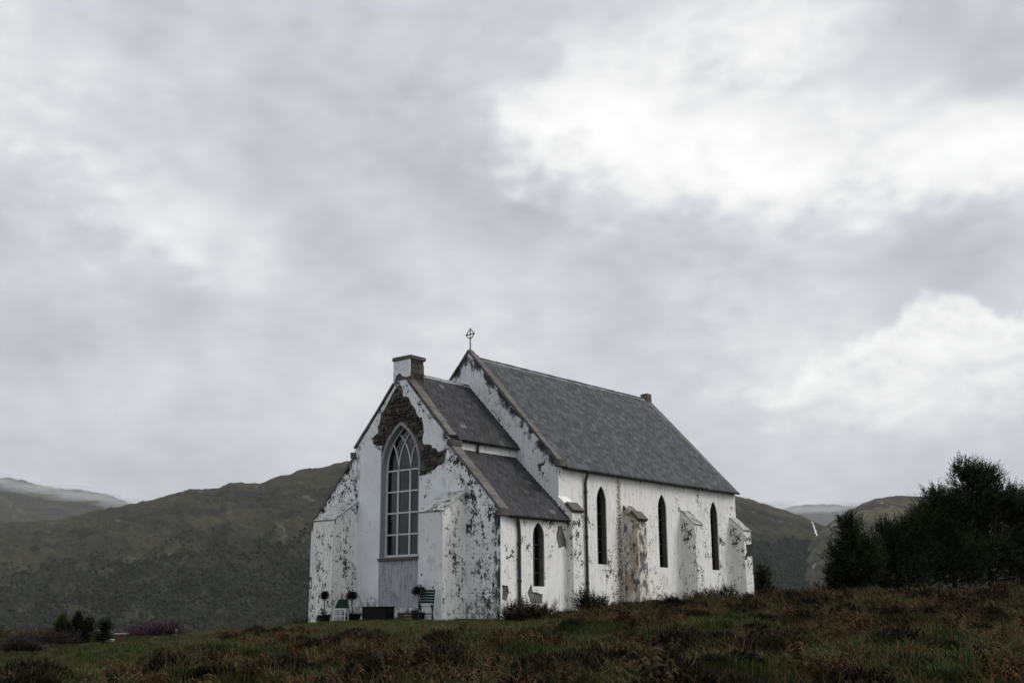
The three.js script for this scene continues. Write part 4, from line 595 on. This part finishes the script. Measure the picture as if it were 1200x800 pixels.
{ // white chair with a dark green seat and back
  const x = -1.6, z = -1.1, t = thing('wooden_chair', 'white wooden chair with a dark green slanted back before the gable', 'chair', [x, groundY(x, z), z], 0.55);
  for (const [lx, lz] of [[-.2, -.19], [-.2, .19], [.2, -.19], [.2, .19]]) part('leg', box(.04, .40, .04, lx, .20, lz), matWhitePaint, t);
  part('seat_frame', mergeGeometries([box(.44, .05, .44, 0, .42, 0)]), matWhitePaint, t);
  for (const y of [.2]) { part('stretcher', box(.025, .03, .36, -.2, y, 0), matWhitePaint, t); part('stretcher', box(.36, .03, .025, 0, y, .19), matWhitePaint, t); part('stretcher', box(.36, .03, .025, 0, y, -.19), matWhitePaint, t); }
  const back = part('backrest', new THREE.ExtrudeGeometry(shapeOf([[-.24, 0], [.24, 0], [.17, .3], [-.15, .3]]), { depth: .03, bevelEnabled: true, bevelSize: .006, bevelThickness: .006, bevelSegments: 1 }), matGreenPaint, t); back.rotation.set(0, -Math.PI / 2, 0); back.position.set(.1, .45, 0); back.rotateX(-.35);
  part('back_post', bar([.2, .44, -.05], [.26, .93, -.05], .02, 6), matGreenPaint, t); part('back_post', bar([.2, .44, .09], [.25, .84, .09], .018, 6), matGreenPaint, t);
}
{ // long black trough
  const x = -1.05, z = .12, t = thing('planter_trough', 'long black planter trough under the blocked window', 'planter', [x, groundY(x, z) - .02, z], 0);
  part('trough', (() => { const g = new THREE.ExtrudeGeometry(shapeOf([[-.54, 0], [.54, 0], [.56, .44], [-.56, .44]], [[[-.5, .06], [.5, .06], [.5, .38], [-.5, .38]]].slice(1)), { depth: .4, bevelEnabled: true, bevelSize: .01, bevelThickness: .01, bevelSegments: 1 }); g.rotateY(-Math.PI / 2); g.translate(.2, 0, 0); return g; })(), matPot, t);
  part('rim', mergeGeometries([box(.05, .03, 1.16, -.2, .455, 0), box(.05, .03, 1.16, .2, .455, 0), box(.36, .03, .05, 0, .455, -.55), box(.36, .03, .05, 0, .455, .55)]), matPot, t);
  part('soil', box(.35, .02, 1.04, 0, .452, 0), std(.015, .012, .01, 1), t);
  part('handle', box(.03, .03, .12, -.1, .24, -.63), matIron, t);
  part('plant', leafCloud([[0, .47, -.42, .1, .09, .07]], 160, .04, 520, [[.09, .085, .08], [.03, .035, .02]], [0, 0], .5), matLeaf, t);
}
{ const x = -.75, z = 1.25, t = thing('wooden_crate', 'low brown wooden crate between the black trough and the stool', 'crate', [x, groundY(x, z) - .02, z], 0); for (let i = 0; i < 3; i++) { part('plank', box(.02, .075, .72, -.13, .05 + i * .085, 0), matBoard, t); part('plank', box(.02, .075, .72, .13, .05 + i * .085, 0), matBoard, t); } for (const s of [-1, 1]) part('end_board', box(.26, .25, .02, 0, .135, s * .35), matBoard, t); part('underplanting', leafCloud([[0, .24, 0, .1, .06, .3]], 500, .04, 522, [[0.035, .03, .016], [.03, .034, .016]], [0, 0], .4), matLeaf, t); }
{ const x = -1.0, z = 1.92, t = thing('low_stool', 'small stool with white legs and a dark top by the gable', 'stool', [x, groundY(x, z) - .01, z], 0); part('seat', box(.24, .05, .32, 0, .29, 0), matPot, t); part('apron', box(.2, .05, .28, 0, .245, 0), matWhitePaint, t); for (const [a, b] of [[-.09, -.12], [-.09, .12], [.09, -.12], [.09, .12]]) part('leg', box(.035, .26, .035, a, .12, b), matWhitePaint, t); }
{ // green folding chair, turned edge-on to the wall
  const x = -1.75, z = 3.05, t = thing('folding_chair', 'dark green slatted folding chair standing before the buttress', 'chair', [x, groundY(x, z) - .01, z], .6);
  for (const s of [-1, 1]) { part('back_post', beam([-.30, 0, s * .22], [.22, .98, s * .22], .035, .03), matGreenPaint, t); part('leg', beam([.28, 0, s * .18], [-.16, .5, s * .18], .035, .028), matGreenPaint, t); part('arm_rail', box(.42, .025, .04, -.06, .46, s * .2), matGreenPaint, t); }
  for (let i = 0; i < 6; i++) part('slat', box(.06, .015, .38, -.24 + i * .075, .44, 0), matGreenPaint, t);
  for (let i = 0; i < 5; i++) { const u = .58 + i * .085; part('slat', beam([-.30 + .53 * u, u, -.2], [-.30 + .53 * u, u, .2], .018, .07), matGreenPaint, t); }
  part('stretcher', beam([-.18, .22, -.2], [-.18, .22, .2], .02, .03), matGreenPaint, t);
}
// ------------------------------------------------------------------ garden things on the knoll's edge
function at(px, d) { const [x, z] = xzOf(PX(px, d), d); return [x, groundY(x, z), z]; }
const faceCam = Math.atan2(-(FWD.x), -(FWD.z));
{
  const p = at(84, 30), t = thing('planter_tub', 'black oval tub of garden plants on the grass edge', 'planter', [p[0], p[1] - .06, p[2]], faceCam);
  part('tub', (() => { const g = new THREE.LatheGeometry([[0.001, 0], [.38, 0], [.44, .1], [.47, .26], [.5, .27], [.5, .3], [.46, .3], [.44, .27], [.001, .27]].map(([a, b]) => new THREE.Vector2(a, b)), 28); g.scale(1, 1, .6); return g; })(), matPot, t);
  part('foliage', leafCloud([[-.25, .36, 0, .3, .2, .22], [.2, .36, 0, .32, .22, .2], [0, .22, .22, .52, .26, .14], [-.3, .2, .2, .25, .22, .15]], 7000, .05, 531, [[0.012, .016, .008], [.017, .018, .01]], [0, 0], .4, .6), matLeaf, t);
  const q = (dx, dy) => [p[0] + RIGHT.x * dx, p[1] + dy, p[2] + RIGHT.z * dx];
  const con = (name, label, dx, y0, h, w, seed, tones) => { const t2 = thing(name, label, 'conifer', q(dx, y0)); part('trunk', bar([0, -.02, 0], [0, h * .8, 0], .015, 5, .006), matBark, t2); part('crown', leafCloud([[0, h * .3, 0, w, h * .34, w], [0, h * .62, 0, w * .62, h * .28, w * .62], [0, h * .85, 0, w * .3, h * .17, w * .3]], 3800, .04, seed, tones, [0, 0], 1.1, .7), matLeaf, t2); };
  con('dwarf_conifer', 'small golden green conifer standing in the black tub', -.27, .34, .32, .13, 541, [[.07, .08, .014], [.05, .065, .014]]);
  con('dwarf_conifer', 'tall narrow bronze conifer standing in the black tub', .12, .34, .4, .12, 542, [[.035, .024, .01], [.03, .03, .012]]);
  const t3 = thing('box_bush', 'round clipped green bush beside the bronze conifer', 'bush', q(.40, -.02)); part('trunk', bar([0, 0, 0], [0, .3, 0], .02, 5), matBark, t3); part('crown', leafCloud([[0, .46, 0, .19, .19, .19], [0, .2, 0, .17, .2, .17], [0, .44, 0, .12, .12, .12]], 5200, .038, 543, [[.03, .036, .014], [.024, .03, .012]], [0, 0], .3, .4), matLeaf, t3);
  const pl = thing('garden_stake', 'thin teal stake leaning beside the black tub', 'stake', q(-.55, .2)); part('shaft', bar([0, -.25, 0], [-.2, .33, .05], .014, 6), std(.03, .09, .1, .6), pl); part('tip', new THREE.SphereGeometry(.028, 8, 6).translate(-.2, .33, .05), matPot, pl);
}
{ const p = at(121, 29.5), t = thing('box_bush', 'clipped double ball evergreen bush next to a white slab', 'bush', [p[0], p[1] - .04, p[2]]); part('trunk', bar([0, -.05, 0], [0, .4, 0], .025, 6), matBark, t); part('crown', leafCloud([[0, .16, 0, .215, .2, .215], [.03, .46, 0, .195, .185, .195], [0, .16, 0, .14, .13, .14], [.03, .46, 0, .13, .12, .13]], 11000, .036, 551, [[.024, .033, .012], [.03, .04, .015]], [0, 0], .2, .35), matLeaf, t); }
{ const p = at(131, 30.3), t = part(numbered('garden_slab'), jitter(new THREE.BoxGeometry(.34, .06, .3, 2, 1, 2), .015, 5), std(.5, .5, .48, .8)); t.position.set(p[0], p[1] + .05, p[2]); t.rotation.y = faceCam; tag(t, 'white garden slab lying beside the double ball bush', 'slab'); }
{ const p = at(142, 30.2), t = thing('wooden_box', 'small brown wooden box with a pale lid on the grass', 'box', [p[0], p[1] + .02, p[2]], faceCam + .1); for (let i = 0; i < 2; i++) for (const s of [-1, 1]) part('plank', box(.28, .085, .015, 0, .045 + i * .09, s * .1), std(.09, .05, .035, .9), t); for (const s of [-1, 1]) part('plank', box(.015, .17, .185, s * .132, .09, 0), std(.08, .045, .03, .9), t); part('lid', box(.32, .025, .24, 0, .195, 0), std(.4, .38, .36, .8), t); }
{ const p = at(203, 31), t = thing('flower_pot', 'small white pot holding a dark red plant', 'pot', [p[0], p[1] + .06, p[2]]); part('pot', new THREE.LatheGeometry([[.001, 0], [.07, 0], [.1, .14], [.115, .14], [.115, .165], [.09, .165], [.08, .1], [.001, .1]].map(([a, b]) => new THREE.Vector2(a, b)), 16), std(.5, .48, .44, .7), t); part('plant', leafCloud([[0, .24, 0, .12, .12, .12]], 420, .045, 561, [[.05, .018, .014], [.03, .022, .014]], [0, 0], .7), matLeaf, t); }
function heatherMound(label, px, d, blobs, seed, flower) { const p = at(px, d), t = thing('heather_mound', label, 'heather', [p[0], p[1] + .04, p[2]]); const B = blobs.map(([r, u, a, rx, ry]) => [r * RIGHT.x + a * FWD.x, u, r * RIGHT.z + a * FWD.z, rx, ry, rx]); part('foliage', leafCloud(B, 6000, .035, seed, [[.02, .022, .012], [.026, .024, .014]], [0, 0], .7), matLeaf, t); part('blossom', leafCloud(B.map((b) => [b[0], b[1] + .035, b[2], b[3], b[4], b[5]]), 8000, .034, seed + 5, flower, [0, 0], .9, .6), matLeaf, t); }
heatherMound('purple flowering heather mound beside the small white pot', 176, 30.4, [[0, .1, 0, .5, .26], [.3, .15, .1, .35, .24], [-.4, .05, 0, .36, .2], [.62, .12, .1, .24, .18]], 571, [[.11, .045, .11], [.085, .04, .08], [.06, .032, .052]]);
heatherMound('faded pinkish heather mound in front of the black tub', 55, 27.5, [[0, .1, 0, .55, .26], [.45, .06, 0, .4, .2], [-.5, .06, 0, .4, .2]], 572, [[.05, .032, .042], [.045, .03, .035]]);
heatherMound('small faded heather mound lower on the grass slope', 22, 25.5, [[0, .08, 0, .35, .2], [.3, .05, 0, .28, .15]], 573, [[.06, .036, .052], [.045, .03, .04]]);
renderer.render(scene, camera);
